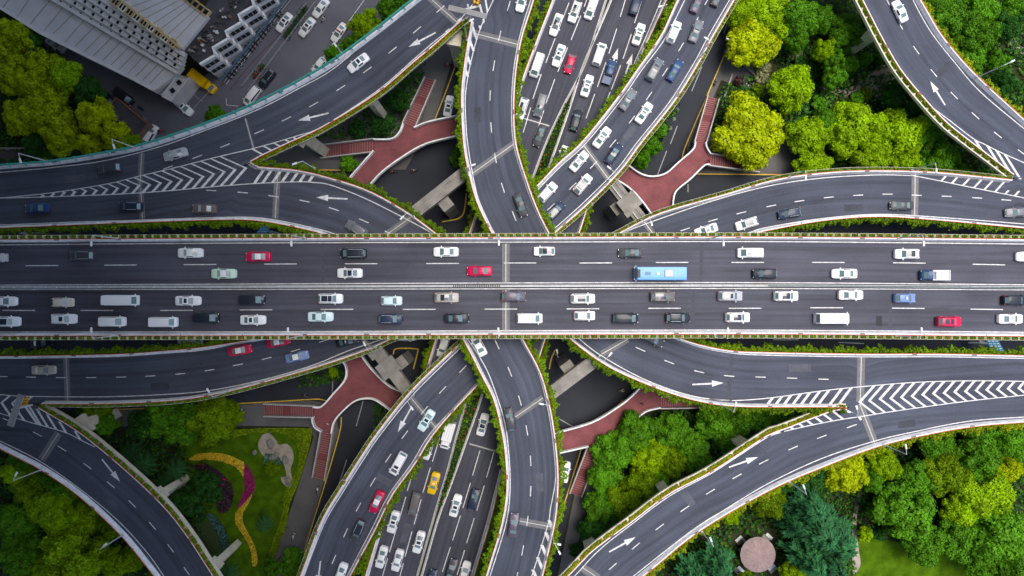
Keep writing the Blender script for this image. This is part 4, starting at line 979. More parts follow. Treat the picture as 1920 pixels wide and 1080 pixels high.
# ------------------------------------------------------------------ trees
def crown(seed, R=5.0, Ht=4.2, ncl=62, leaves=260, rc=(.18, .29), size=.34, lobes=5, flat=.9):
    rng = np.random.default_rng(seed); ph = rng.uniform(0, 6.28, 3); C = []; N = []
    ga = math.pi * (3 - math.sqrt(5))
    for i in range(ncl):
        if i < int(ncl * .82):
            t = (i + .5) / int(ncl * .82); pol = math.acos(1 - t * 1.12) if t * 1.12 < 2 else 1; th = i * ga + rng.normal(0, .25)
            k = .74 * (1 + .13 * math.sin(lobes * th + ph[0]) + .10 * math.sin(3 * th + ph[1])) * rng.uniform(.86, 1.12)
            c = np.array([R * k * math.sin(pol) * math.cos(th), R * k * math.sin(pol) * math.sin(th), Ht * k * flat * math.cos(pol) + rng.normal(0, .25)])
        else:
            a = rng.uniform(0, 6.28); r = R * .5 * math.sqrt(rng.uniform()); c = np.array([r * math.cos(a), r * math.sin(a), rng.uniform(-.1, .4) * Ht])
        r = R * rng.uniform(*rc); n = int(leaves * (r / (R * .25)) ** 2)
        d = rng.normal(0, 1, (n, 3)); d[:, 2] += .45; d /= np.linalg.norm(d, axis=1, keepdims=True)
        bump = 1 + .12 * np.sin(d[:, 0] * 7 + i) * np.sin(d[:, 1] * 8 + 2 * i)
        C.append(c + d * (r * rng.uniform(.72, 1.05, n) * bump)[:, None] * np.array([1, 1, .85])); N.append(d)
    C = np.concatenate(C); N = np.concatenate(N); C[:, 2] -= C[:, 2].min()
    return leaf_quads(C, N, size, rng, .38)

def feather(seed, R=5.0, Ht=9.0):
    rng = np.random.default_rng(seed); C = []; N = []; Q = []
    for k in range(70):
        t = (k + .5) / 70; z = Ht * (1 - t ** .9); a = k * 2.399 + rng.normal(0, .2); L = R * (.25 + .78 * t) * rng.uniform(.75, 1.15)
        dx, dy = math.cos(a), math.sin(a); n = int(30 + 75 * t); s = rng.uniform(.12, 1, n) ** .8
        side = rng.normal(0, .16, n) * L * (1.1 - s)
        X = dx * L * s - dy * side; Y = dy * L * s + dx * side; Z = z - L * .34 * s ** 1.6 + rng.normal(0, .12, n)
        th = a + np.sign(side) * rng.uniform(.3, .9, n); U = np.stack([np.cos(th), np.sin(th), -.35 * np.ones(n)], 1)
        Wv = np.stack([-np.sin(th), np.cos(th), rng.normal(0, .5, n)], 1); ln = rng.uniform(.55, 1.05, n)[:, None]; wd = rng.uniform(.06, .12, n)[:, None]
        P0 = np.stack([X, Y, Z], 1)
        Q.append(np.stack([P0 - Wv * wd, P0 + U * ln * .5 - Wv * wd * 1.3, P0 + U * ln, P0 + Wv * wd * 1.2], 1))
    Q = np.concatenate(Q); Q[:, :, 2] -= Q[:, :, 2].min(); return Q

def palm(seed, R=2.4):
    rng = np.random.default_rng(seed); Q = []
    for k in range(26):
        a = k * 2.399; el = .9 - k * .055; L = R * rng.uniform(.85, 1.1); m = 14
        for j in range(m):
            s = (j + 1) / m; r = L * s * math.cos(el * (1 - s * .6)); z = 1.2 + L * s * math.sin(el) - L * .55 * s * s
            for sg in (-1, 1):
                th = a + sg * (1.0 - .5 * s); ln = .62 * (1 - .55 * abs(s - .45)); p = np.array([r * math.cos(a), r * math.sin(a), z])
                u = np.array([math.cos(th), math.sin(th), -.25]) * ln; w = np.array([-math.sin(th), math.cos(th), 0]) * .05
                Q.append([p - w, p + u * .5 - w * 1.4, p + u, p + w])
    Q = np.array(Q); Q[:, :, 2] -= Q[:, :, 2].min(); return Q

def trunk_mesh(h, r, seed, spread=2.2):
    rng = random.Random(seed); m = MB(); m.tube((0, 0, -.1), (.1, .05, h * .6), r, r * .7, 8)
    for k in range(6):
        a = k * 1.05 + rng.uniform(-.3, .3); z = h * rng.uniform(.5, .62); e = (math.cos(a) * spread * rng.uniform(.7, 1.2), math.sin(a) * spread * rng.uniform(.7, 1.2), h + rng.uniform(.2, 1.6))
        m.tube((.1, .05, z), e, r * .5, r * .16, 6)
    m.tube((.1, .05, h * .58), (.2, -.1, h + 1.8), r * .6, r * .2, 7)
    return m.mesh("trunk", [BARK])
BARK = mat("bark", (.075, .055, .04), .9, .3, 3)
TCOL = {
 'Y': leaf_mat("leaves_yellow_green", (.41, .51, .0), .22, .25, .08), 'L': leaf_mat("leaves_light_green", (.25, .43, .0), .24), 'M': leaf_mat("leaves_mid_green", (.095, .27, .008), .26),
 'D': leaf_mat("leaves_dark_green", (.030, .12, .014), .28), 'F': leaf_mat("needles_blue_green", (.034, .155, .050), .4), 'P': leaf_mat("palm_leaves", (.04, .13, .035), .35), 'Z': leaf_mat("leaves_olive_yellow", (.33, .44, .0), .26), 'O': leaf_mat("leaves_olive_green", (.135, .235, .0), .26)}
CROWNS = [quads_mesh("crown", crown(s, **k), [TCOL['M']]) for s, k in ((1, {}), (2, dict(lobes=4, ncl=70)), (3, dict(lobes=6, rc=(.16, .26), ncl=80)), (4, dict(lobes=3, Ht=5)), (5, dict(lobes=5, rc=(.22, .33), ncl=50)), (6, dict(lobes=7, Ht=3.6)), (7, dict(lobes=4, rc=(.15, .24), ncl=90, size=.32)))]
SMALL = [quads_mesh("crown", crown(s, R=2.0, Ht=1.9, ncl=26, leaves=70, rc=(.24, .36), size=.30), [TCOL['M']]) for s in (21, 22, 23)]
FEATH = [quads_mesh("crown", feather(s), [TCOL['F']]) for s in (31, 32, 33)]
PALMS = [quads_mesh("fronds", palm(s), [TCOL['P']]) for s in (41, 42)]
TRK = trunk_mesh(6.0, .24, 1); TRKS = trunk_mesh(1.3, .09, 2, .7); TRKP = MB().tube((0, 0, -.1), (0, 0, 2.6), .16, .13, 8).mesh("trunk", [BARK]); TRKF = MB().tube((0, 0, -.1), (0, 0, 13.5), .3, .06, 8).mesh("trunk", [BARK])
LOOKS = {'Y': "bright yellow-green", 'L': "light green", 'M': "mid green", 'D': "dark green", 'O': "olive green", 'Z': "olive yellow"}
TREES = []
def grove(zone, rows): 
    for x, y, r, t in rows: TREES.append((zone, x, y, r, t))
grove("in the upper left corner wood", [(12, 66, 40, 'Z'), (58, 122, 44, 'Z'), (18, 140, 42, 'Z'), (40, 72, 22, 'D'), (112, 138, 34, 'L'), (66, 198, 58, 'Z'), (150, 165, 34, 'D'), (22, 215, 40, 'Z'), (95, 248, 42, 'Z'), (172, 218, 38, 'Y'), (205, 250, 32, 'Y'), (160, 268, 24, 'Y'), (232, 262, 20, 'L'), (88, 292, 13, 'M'), (40, 262, 24, 'D'), (-18, 90, 40, 'Z')])
grove("beside the teal fenced ramp", [(393, 210, 22, 'M'), (682, 42, 34, 'L'), (705, 62, 26, 'L'), (660, 78, 28, 'M'), (625, 98, 22, 'M'), (725, 8, 26, 'M'), (755, 0, 22, 'M')])
grove("under the upper left ramps", [(744, 182, 22, 'D'), (655, 307, 16, 'M'), (705, 232, 19, 'D'), (728, 228, 16, 'D'), (672, 245, 17, 'D'), (760, 120, 14, 'D'), (860, 298, 17, 'M')])
grove("beside the ramp right of centre", [(1222, 268, 24, 'M'), (1205, 296, 20, 'M'), (1238, 245, 14, 'M')])
grove("in the upper right grove", [(1418, 70, 54, 'Y'), (1450, 22, 54, 'L'), (1400, 16, 38, 'L'), (1500, 28, 44, 'M'), (1545, 30, 30, 'M'), (1492, 160, 48, 'L'), (1500, 68, 26, 'M'), (1600, 48, 36, 'M'), (1575, 105, 22, 'M'), (1552, 88, 22, 'L'), (1575, 138, 24, 'M'), (1410, 246, 72, 'Y'), (1528, 250, 46, 'L'), (1610, 238, 58, 'L'), (1692, 250, 58, 'L'), (1645, 290, 40, 'L'), (1560, 222, 30, 'M'), (1750, 245, 34, 'M'), (1535, 306, 38, 'L'), (1775, 290, 34, 'M'), (1712, 298, 30, 'L'), (1690, 170, 26, 'D'), (1720, 205, 24, 'D'), (1605, 185, 14, 'M'), (1640, 30, 20, 'D'), (1815, 322, 22, 'M'), (1735, 310, 24, 'M'), (1585, 85, 17, 'M'), (1562, 112, 16, 'O'), (1592, 122, 17, 'M'), (1556, 142, 14, 'O'), (1622, 112, 13, 'M'), (1502, 115, 14, 'D'), (1722, 168, 17, 'M'), (1655, 108, 15, 'M'), (1535, 195, 15, 'M'), (1578, 206, 16, 'M'), (1620, 175, 12, 'O'), (1790, 318, 17, 'M'), (1840, 326, 12, 'M'), (1470, 205, 14, 'O'), (1388, 175, 14, 'D'), (1405, 188, 15, 'M'), (1420, 172, 13, 'O')])
grove("in the top right corner wood", [(1785, 35, 46, 'M'), (1838, 62, 50, 'M'), (1800, 85, 38, 'L'), (1828, 112, 34, 'M'), (1850, 12, 40, 'M'), (1902, 42, 30, 'D'), (1885, 108, 22, 'M'), (1770, -8, 34, 'M'), (1895, 150, 26, 'D'), (1870, 170, 18, 'M'), (1905, 205, 24, 'D'), (1915, 10, 30, 'M')])
grove("in the grove below the right ramp", [(1152, 852, 44, 'M'), (1136, 900, 36, 'M'), (1196, 812, 42, 'M'), (1222, 862, 42, 'L'), (1172, 945, 40, 'O'), (1130, 955, 38, 'M'), (1210, 912, 38, 'O'), (1268, 812, 38, 'M'), (1300, 842, 36, 'M'), (1350, 795, 42, 'M'), (1265, 870, 36, 'O'), (1392, 790, 38, 'M'), (1430, 782, 34, 'M'), (1372, 830, 26, 'M'), (1316, 880, 28, 'M'), (1478, 780, 30, 'M'), (1520, 770, 22, 'M'), (1150, 990, 34, 'D'), (1240, 905, 26, 'M'), (1080, 1030, 14, 'D'), (1108, 1000, 26, 'D')])
grove("in the lower right park", [(1596, 890, 46, 'Y'), (1668, 878, 36, 'L'), (1640, 905, 26, 'M'), (1702, 960, 64, 'M'), (1730, 905, 38, 'M'), (1788, 888, 54, 'O'), (1842, 862, 52, 'M'), (1905, 885, 30, 'Y'), (1770, 835, 36, 'M'), (1856, 935, 62, 'L'), (1880, 1005, 66, 'M'), (1808, 1015, 48, 'M'), (1745, 1030, 42, 'M'), (1905, 1065, 50, 'M'), (1820, 965, 40, 'L'), (1860, 815, 40, 'M'), (1905, 830, 40, 'M'), (1855, 1070, 36, 'M'), (1445, 940, 42, 'O'), (1372, 970, 22, 'L'), (1530, 915, 40, 'D'), (1470, 905, 30, 'D'), (1565, 1045, 36, 'M'), (1498, 1085, 30, 'L'), (1620, 1000, 15, 'L'), (1650, 1000, 14, 'D'), (1635, 955, 14, 'M'), (1410, 1104, 22, 'O')])
grove("beside the flower garden", [(300, 790, 48, 'M'), (262, 800, 34, 'D'), (392, 792, 48, 'O'), (345, 795, 42, 'M'), (165, 778, 28, 'L'), (188, 798, 22, 'M'), (140, 768, 20, 'D'), (420, 782, 30, 'O'), (370, 915, 28, 'D'), (340, 950, 30, 'D'), (385, 935, 20, 'D'), (512, 878, 16, 'O'), (545, 1065, 30, 'M'), (560, 1045, 18, 'M'), (500, 1075, 20, 'M')])
grove("in the lower left corner wood", [(38, 920, 44, 'L'), (85, 955, 50, 'L'), (10, 990, 46, 'M'), (25, 1050, 46, 'M'), (118, 985, 54, 'L'), (135, 1045, 60, 'L'), (100, 905, 36, 'M'), (200, 990, 28, 'L'), (205, 1062, 34, 'L'), (245, 1050, 28, 'L'), (285, 1090, 22, 'L'), (28, 865, 28, 'M'), (60, 1075, 40, 'L'), (12, 890, 30, 'L')])
FT = [(1520, 985, 48, 'F'), (1555, 1005, 46, 'F'), (1506, 1040, 34, 'F'), (1338, 1050, 34, 'F'), (1540, 1045, 40, 'F'), (1502, 940, 38, 'F'), (1298, 1078, 34, 'F'), (1470, 972, 20, 'F'), (1345, 1078, 24, 'F')]
PL = [(275, 868, 22, 'P'), (252, 845, 18, 'P'), (330, 935, 22, 'P'), (310, 905, 18, 'P'), (335, 880, 18, 'P'), (430, 1075, 22, 'P'), (498, 980, 15, 'P')]
cnt = {}
TREES.sort(key=lambda t: (t[0], t[4], t[1]))
rngt = random.Random(7)
def size_word(r): return "large" if r >= 46 else "medium" if r >= 28 else "small"
for zone, x, y, r, t in TREES:
    key = (zone, t, size_word(r)); cnt[key] = cnt.get(key, 0) + 1
tot = dict(cnt); cnt = {}
def ordn(k, n):
    return "" if n == 1 else (", leftmost" if k == 0 else ", rightmost" if k == n - 1 else f", {ORD[k]} from the left")
for zone, x, y, r, t in TREES:
    key = (zone, t, size_word(r)); k = cnt.get(key, 0); cnt[key] = k + 1
    small = r < 19
    zc = 1.4 if small else 8.5
    rm = r * (H - zc - (1 if small else 3)) * 1.5 / 1920 * .98
    p = P(x, y, zc); sc = rm / (2.0 if small else 5.0)
    root = empty("bush" if small else "broadleaf_tree", (p.x, p.y, 0), rngt.uniform(0, 6.28))
    what = "round bush" if small else "tree"
    tag(root, f"{size_word(r)} {LOOKS[t]} {what} {zone}{ordn(k, tot[key])}", "bush" if small else "tree", ("bushes " if small else "trees ") + zone)
    tk = link("trunk", TRKS if small else TRK, root); hs_ = rngt.uniform(.9, 1.12)
    cr = link("crown", rngt.choice(SMALL if small else CROWNS), root); cr.location.z = .9 if small else 5.2 * hs_ - 1.2; cr.scale = (sc, sc, min(1.25, max(.75, sc)) * hs_)
    tk.scale = (min(1.3, max(.7, sc)), min(1.3, max(.7, sc)), hs_)
    cr.material_slots[0].link = 'OBJECT'; cr.material_slots[0].material = TCOL[t]
FT.sort(); PL.sort()
for i, (x, y, r, t) in enumerate(FT):
    p = P(x, y, 6); rm = r * (H - 6) * 1.5 / 1920 * 1.1; root = empty("conifer_tree", (p.x, p.y, 0), rngt.uniform(0, 6.28))
    tag(root, f"feathery blue-green conifer around the round pavilion{ordn(i, len(FT))}", "tree", "feathery conifers in the lower right park")
    link("trunk", TRKF, root); cr = link("crown", FEATH[i % 3], root); s = rm / 5; cr.scale = (s, s, 1.0); cr.location.z = 3.6
for i, (x, y, r, t) in enumerate(PL):
    p = P(x, y, 3); root = empty("palm_tree", (p.x, p.y, 0), rngt.uniform(0, 6.28))
    tag(root, f"small dark green palm around the flower garden{ordn(i, len(PL))}", "palm", "palms around the flower garden")
    link("trunk", TRKP, root); cr = link("fronds", PALMS[i % 2], root); s = r * .113 / 2.2; cr.scale = (s, s, s); cr.location.z = 2.0
# ball shrubs on the upper right pavement corner
for i, (x, y, r, m, lb) in enumerate(((1385, 152, 8, mat("maroon_leaves", (.06, .012, .022), .7, .2, 2, rnd=.4), "round maroon shrub at the pavement corner"), (1430, 128, 13, mat("cream_blossom_leaves", (.20, .22, .09), .6, .2, 3, rnd=.5), "pale speckled round shrub, upper of two by the steps"), (1426, 152, 14, mat("cream_blossom_leaves", (.20, .22, .09)), "pale speckled round shrub, lower of two by the steps"), (1492, 102, 12, MATS["cream_blossom_leaves"], "pale speckled round shrub alone beside the grey path"), (625, 698, 9, TCOL['L'], "small light green shrub on the verge beside the lower left footbridge"))):
    p = P(x, y, 1); root = empty("bush", (p.x, p.y, 0)); tag(root, lb, "bush"); s = r * .117 / 1.75
    tk = link("trunk", TRKS, root); tk.scale = (s, s, .7); cr = link("crown", SMALL[i % 3], root); cr.scale = (s, s, s); cr.location.z = .4; cr.material_slots[0].link = 'OBJECT'; cr.material_slots[0].material = m

# ------------------------------------------------------------------ buildings of the upper left
PANEL = mat("pale_roof_panel", (.52, .505, .50), .7, .10, .25, fine=.05); SEAM = mat("rust_seam", (.27, .22, .16), .8, .15, 1); OCHRE = mat("ochre_trim", (.50, .36, .16), .8, .15, 1)
WALLW = mat("white_wall", (.60, .585, .56), .8, .10, .5, fine=.06); GLASSD = mat("dark_window_glass", (.015, .02, .025), .12, .3, 1.0); GREYR = mat("dark_flat_roof", (.05, .05, .055), .9, .35, .4, fine=.3)
Z1, Z2 = 6.5, 9.6
bA = empty("terraced_building", tuple(P(200, 90, 0))); tag(bA, "long pale building with two flat panelled roofs and a stepped facade of small windows", "building"); oA = Vector(bA.location)
def PA(x, y, z): return P(x, y, z) - oA
lo = [(-160, -70), (0, 17), (75, 64), (120, 87), (250, 151), (287, 171), (331, 139), (95, 0), (-20, -70)]
m = MB(); m.prism([PA(x, y, Z1) for x, y in lo], 0, Z1, 1, 0); m.build("roof", [PANEL, WALLW], bA)
m = MB()
for x, y, x2, y2 in ((0, 17, 27, -14), (28, 33, 60, -10), (52, 47, 95, 0), (78, 60, 118, 14), (96, 64, 138, 26), (118, 80, 158, 38), (137, 88, 178, 49), (154, 98, 195, 60), (171, 106, 210, 70), (188, 115, 226, 79), (204, 123, 242, 88), (220, 131, 256, 97), (236, 139, 270, 105), (251, 144, 284, 113), (264, 151, 296, 121), (276, 159, 308, 128)):
    a, b = PA(x + 4, y - 1, Z1), PA(x2, y2, Z1); flat_strip(m, [a, b], .16, .03)
m.build("roof_seam", SEAM, bA)
m = MB(); m.sweep([PA(x, y, Z1) for x, y in lo[:6]], [(0, 0), (.5, 0), (.5, .55), (0, .55)][::-1], 0); m.sweep([PA(x, y, Z1) for x, y in ((-20, -70), (95, 0), (331, 139))], [(0, 0), (.7, 0), (.7, .8), (0, .8)][::-1], 0); m.build("parapet", WALLW, bA)
# stepped facade between the two roofs: four terraces
f0 = [(-20, -70), (95, 0), (331, 139), (358, 119)]; f1 = [(110, -70), (215, 0), (341, 96), (352, 90)]
steps = 5
for k in range(steps):
    t0, t1 = k / steps, (k + 1) / steps; z0 = Z1 + (Z2 - Z1) * t1
    A = [PA(f0[0][0] + (f1[0][0] - f0[0][0]) * t0, f0[0][1] + (f1[0][1] - f0[0][1]) * t0, z0), PA(331 + (347 - 331) * t0, 139 + (98 - 139) * t0, z0), PA(331 + (347 - 331) * t1 + 10 * (1 - t1), 139 + (98 - 139) * t1 - 7 * (1 - t1), z0), PA(f0[0][0] + (f1[0][0] - f0[0][0]) * t1, f0[0][1] + (f1[0][1] - f0[0][1]) * t1, z0)]
    m = MB(); m.prism(A, z0 - (Z2 - Z1) / steps - .6, z0 - .04 * k, 0); m.build("terrace_wall", WALLW, bA)
for k in range(steps - 1):
    t = (k + .5) / steps; zt = Z1 + (Z2 - Z1) * (k + 1) / steps - .04 * k
    xa, ya, xb, yb = 95 + 120 * t, 0, 331 + 14 * t, 139 - 43 * t
    for j in range(12):
        u = (j + .35 + .25 * (k % 2)) / 12; x, y = xa + (xb - xa) * u, ya + (yb - ya) * u; p = PA(x, y, zt); w = MB()
        rz = math.radians(-32); w.box((p.x, p.y, zt + .06), (.85, .95, .12), rz, 0); w.box((p.x, p.y, zt + .07), (.55, .66, .13), rz, 1)
        if (j * 3 + k) % 5 == 0: w.box((p.x + .8, p.y - .45, zt + .12), (.5, .35, .24), rz, 0)
        w.build("window", [WALLW, GLASSD], bA)
up = [(110, -70), (225, -2), (341, 92), (391, 31), (342, -3), (300, -70)]
m = MB(); m.prism([PA(x, y, Z2 + .4) for x, y in up], Z1 - .5, Z2 + .4, 1, 0); m.build("roof", [PANEL, WALLW], bA)
m = MB()
for i in range(8):
    u = i / 8; a, b = PA(232 + 108 * u, 2 + 86 * u, Z2 + .4), PA(338 + 50 * u - 30 * (1 - u), -10 + 38 * u - 8 * (1 - u), Z2 + .4); flat_strip(m, [a, b], .13, .03)
m.build("roof_seam", SEAM, bA)
for i in range(9):
    u = (i + .3) / 9; x, y = 216 + 120 * u, 3 + 86 * u; p = PA(x, y, Z2); w = MB(); rz = math.radians(-37)
    w.box((p.x, p.y, Z2 + .35), (1.55, 1.75, .7), rz, 0)
    for q in (-.34, .34): w.box((p.x + q * math.cos(rz), p.y + q * math.sin(rz), Z2 + .38), (.44, 1.15, .72), rz, 1)
    w.build("dormer_window", [OCHRE if i % 2 == 0 else CREAM, GLASSD], bA)
for i in range(5):
    u = i / 5; x, y = 350 + 48 * u, -4 + 36 * u; p = PA(x, y, Z2); w = MB(); rz = math.radians(-37)
    w.box((p.x, p.y, Z2 + .3), (1.5, 1.6, .7), rz, 0); w.box((p.x, p.y, Z2 + .34), (.9, 1.0, .72), rz, 1); w.build("dormer_window", [OCHRE, GLASSD], bA)
m = MB(); m.sweep([PA(x, y, Z2) for x, y in ((110, -66), (232, 4), (343, 92))], [(-.3, .4), (.15, .4), (.15, .75), (-.3, .75)][::-1], 0); m.build("roof_trim", OCHRE, bA)
# annexe at its end
an = empty("annexe", tuple(P(335, 165, 0))); tag(an, "small pale flat roofed annexe with two dark roof hatches at the long building's end", "building"); o = Vector(an.location)
m = MB(); m.prism([P(x, y, 5) - o for x, y in ((303, 181), (335, 142), (358, 146), (322, 191))], 0, 5, 1, 0); m.build("roof", [PANEL, WALLW], an)
for x, y in ((336, 155), (324, 170)):
    p = P(x, y, 5) - o; m = MB(); m.box((p.x, p.y, 5.1), (.95, .95, .25), math.radians(40)); m.build("roof_hatch", GLASSD, an)
m = MB(); m.sweep([P(x, y, 5) - o for x, y in ((303, 181), (335, 142), (358, 146), (322, 191), (303, 181))], [(-.25, 0), (.02, 0), (.02, .45), (-.25, .45)], 0); m.build("parapet", WALLW, an)
# brown hut
hu = empty("hut", tuple(P(240, 222, 0))); tag(hu, "low dark roofed hut with rusty red roof edges beside the wood", "building"); o = Vector(hu.location)
poly = [P(x, y, 3.6) - o for x, y in ((219, 184), (277, 232), (257, 258), (200, 205))]
m = MB(); m.prism(poly, 0, 3.6, 1, 0); m.build("roof", [GREYR, mat("brown_wall", (.18, .12, .09), .8, .2, 1)], hu)
m = MB(); m.sweep(poly + poly[:1], [(-.12, 0), (.12, 0), (.12, .25), (-.12, .25)], 0); m.build("roof_edge", mat("rust_red_edge", (.23, .085, .05), .8, .2, 1), hu)
# zigzag balcony building
bB = empty("balcony_building", tuple(P(440, 60, 0))); tag(bB, "three storey building with white zigzag balconies and a cluttered dark roof terrace", "building"); oB = Vector(bB.location)
e0, e1 = P(374, 120, 9.4) - oB, P(480, -15, 9.4) - oB; e0.z = e1.z = 0
d = (e1 - e0).normalized(); nB = Vector((d.y, -d.x, 0)); Lb = (e1 - e0).length + 14
def zig(off, amp=1.35, per=4.3):
    pts = []; s = 0
    while s < Lb:
        pts += [e0 + d * s + nB * off, e0 + d * (s + per * .80) + nB * (off + amp), e0 + d * (s + per * .82) + nB * (off + amp)]; s += per
    return pts + [e0 + d * s + nB * off]
m = MB(); m.prism([P(x, y, 9) - oB for x, y in ((346, 94), (372, 118), (492, -30), (420, -60))], 0, 9.0, 1, 0); m.build("roof", [GREYR, WALLW], bB)
m = MB(); m.prism(zig(.0) + [e0 + d * Lb - nB * 2.2, e0 - nB * 2.2], 0, 9.05, 0, 1); m.build("wall", [WALLW, GREYR], bB)
for k, zt in enumerate((9.6, 6.5, 3.6)):
    pl = [Vector((p.x, p.y, zt)) for p in zig(.12)]
    m = MB(); m.sweep(pl, [(-.24, -1.15), (.24, -1.15), (.24, 0), (-.24, 0)][::-1], 0); m.build("balcony", WHITEC, bB)
    if k == 2: continue
    z0 = zig(.42); i = 0; n_w = 0
    while i + 1 < len(z0):
        a, b = z0[i], z0[i + 1]; t = (b - a).normalized(); w = MB(); c = a.lerp(b, .5); ln = (b - a).length * .86; rz = math.atan2(t.y, t.x)
        w.box((c.x, c.y, zt - 1.95), (ln, .16, 1.15), rz, 0)
        for q in (-.5, -.17, .17, .5): e = c + t * ln * q; w.box((e.x, e.y, zt - 1.95), (.09, .22, 1.2), rz, 1)
        w.build("window", [GLASSD, WALLW], bB); i += 3
m = MB(); q = [e0 + nB * 2.3 + d * s for s in (0, Lb)]; m.sweep([Vector((p.x, p.y, 2.9)) for p in q], [(-.1, -.35), (.35, -.35), (.35, 0), (-.1, 0)][::-1], 0); m.build("shop_awning", mat("blue_awning", (.04, .10, .16), .6, .2, 1), bB)
rg = random.Random(4)
for i in range(80):
    x = rg.uniform(0, 1); p = P(352, 92, 9) - oB + (e1 - e0) * x * .85 + nB * (.6 + rg.random() * 2.4); z = rg.uniform(.15, .7); m = MB()
    m.box((p.x, p.y, 9.0 + z / 2), (rg.uniform(.2, .8), rg.uniform(.2, .6), z), rg.uniform(0, 3)); m.build("rooftop_unit", rg.choice((WALLW, GREYR, GREYR, GREYR, CONC_O, mat("rusty_metal", (.2, .09, .06), .8, .2, 1))), bB)

# parking bays, median fence in the yard street
road_mark("parking_line", [[(352, 170), (380, 190)], [(364, 155), (390, 174)], [(390, 174), (352, 214)], [(345, 196), (352, 214)], [(342, 205), (360, 214)]], PAINT_W, .14, smooth=False)
road_mark("parking_line", [[(405, 141), (420, 154), (545, -10)], [(424, 158), (550, -8)], [(604, 110), (640, 60), (690, -10)], [(582, 130), (604, 110)], [(424, 184), (425, 197), (447, 199)]], PAINT, .14, smooth=False)
road_mark("red_line", [[(430, 170), (470, 120), (530, 60)]], mat("faded_red_paint", (.12, .05, .06), .8, .2, 1), .2)
df = empty("divider_fence", tuple(P(525, 85, 0))); tag(df, "long double railed divider fence with plant tubs in the yard street", "fence"); o = Vector(df.location)
for a, b in (((455, 164), (577, 8)), ((467, 172), (593, 6))):
    A, B = P(*a, 0) - o, P(*b, 0) - o; m = MB(); m.tube((A.x, A.y, .95), (B.x, B.y, .95), .07, n=6); m.tube((A.x, A.y, .45), (B.x, B.y, .45), .05, n=6)
    for i in range(18):
        p = A.lerp(B, i / 17); m.tube((p.x, p.y, 0), (p.x, p.y, 1), .05, n=6)
    m.build("rail", mat("dull_rail_steel", (.30, .31, .33), .5, .1, 2), df)
for i, (x, y) in enumerate(((482, 142), (493, 128), (546, 56), (556, 44), (566, 30), (573, 20), (540, 66))):
    p = P(x, y, 0) - o; m = MB(); m.box((p.x, p.y, .25), (1.6, .7, .5), math.radians(52), 0); rng = np.random.default_rng(i); n = 50
    tb = m.build("tub", GREYR, df); C = np.stack([p.x + rng.normal(0, .5, n), p.y + rng.normal(0, .5, n), rng.uniform(.5, 1.1, n)], 1)
    link("plants", quads_mesh("tub_plants", leaf_quads(C, np.tile([0, 0, 1.], (n, 1)), .3, rng), [HEDGE_D, BLOOM if i < 2 else HEDGE_D], (rng.uniform(0, 1, n) < .3).astype(int)), tb)
# boundary fence at the far left under the teal ramp
bf = empty("boundary_wall", tuple(P(100, 280, 0))); tag(bf, "long low grey wall under the trees at the upper left edge", "wall"); o = Vector(bf.location)
m = MB(); A, B = P(-40, 280, 0) - o, P(238, 279, 0) - o; m.box(((A.x + B.x) / 2, (A.y + B.y) / 2, .7), ((B - A).length, .3, 1.4), math.atan2((B - A).y, (B - A).x), 0, .98); m.build("wall_face", CONC_O, bf)
# kerbs and steps of the upper right pavement
for a, b, lb in (((1440, 108), (1482, 70), "pale kerb edging the upper right path, upper piece"), ((1373, 138), (1352, 200), "pale kerb between pavement and dark shrubs at the upper right"), ((1392, 150), (1438, 200), "slanting pale kerb behind the dark shrubs at the upper right")):
    A, B = P(*a, 0), P(*b, 0); c = (A + B) / 2; m = MB(); m.box((0, 0, .15), ((B - A).length, .35, .3), math.atan2((B - A).y, (B - A).x), 0, .97); ob = m.build("garden_kerb", CONC, None); ob.location = c; tag(ob, lb, "kerb")
st = empty("garden_steps", tuple(P(1398, 128, 0))); tag(st, "short flight of dark grey steps beside the pale round shrubs", "steps")
d2 = Vector((38, 30, 0)).normalized(); n2 = Vector((30, -26, 0)).normalized()
for k in range(6):
    m = MB(); c = n2 * (k * .42 - 1.2); m.box((c.x, c.y, .06 + k * .05), (3.2, .46, .12 + k * .1), math.atan2(-d2.y, d2.x) + math.pi / 2 * 0, 0); m.build("step", mat("grey_step", (.12, .12, .12), .8, .15, 1) if k % 2 else PAVE, st)

# round pavilion with four white sided boxes
pv = empty("pavilion", tuple(P(1410, 1028, 0))); tag(pv, "round park pavilion with ribbed brownish roof among the conifers", "pavilion")
m = MB(); N = 36; R = 3.75
for ri, (r, z) in enumerate(((R, 3.6), (R * .66, 4.05), (R * .3, 4.35), (.0, 4.5))):
    for i in range(N if r else 1): m.v.append((r * math.cos(2 * math.pi * i / N), r * math.sin(2 * math.pi * i / N), z + (.07 if i % 2 and r else 0)))
for ri in range(2):
    for i in range(N): m.f.append((ri * N + i, ri * N + (i + 1) % N, (ri + 1) * N + (i + 1) % N, (ri + 1) * N + i)); m.m.append(0)
for i in range(N): m.f.append((2 * N + i, 2 * N + (i + 1) % N, 3 * N)); m.m.append(0)
m.tube((0, 0, 3.35), (0, 0, 3.62), R + .02, n=N, m=1)
m.build("roof", [mat("brown_ribbed_roof", (.26, .19, .185), .8, .16, .9, fine=.1), CONC], pv)
for i in range(8):
    a = i * math.pi / 4; m = MB(); m.tube((3.1 * math.cos(a), 3.1 * math.sin(a), 0), (3.1 * math.cos(a), 3.1 * math.sin(a), 3.4), .16, n=8); m.build("column", CONC, pv)
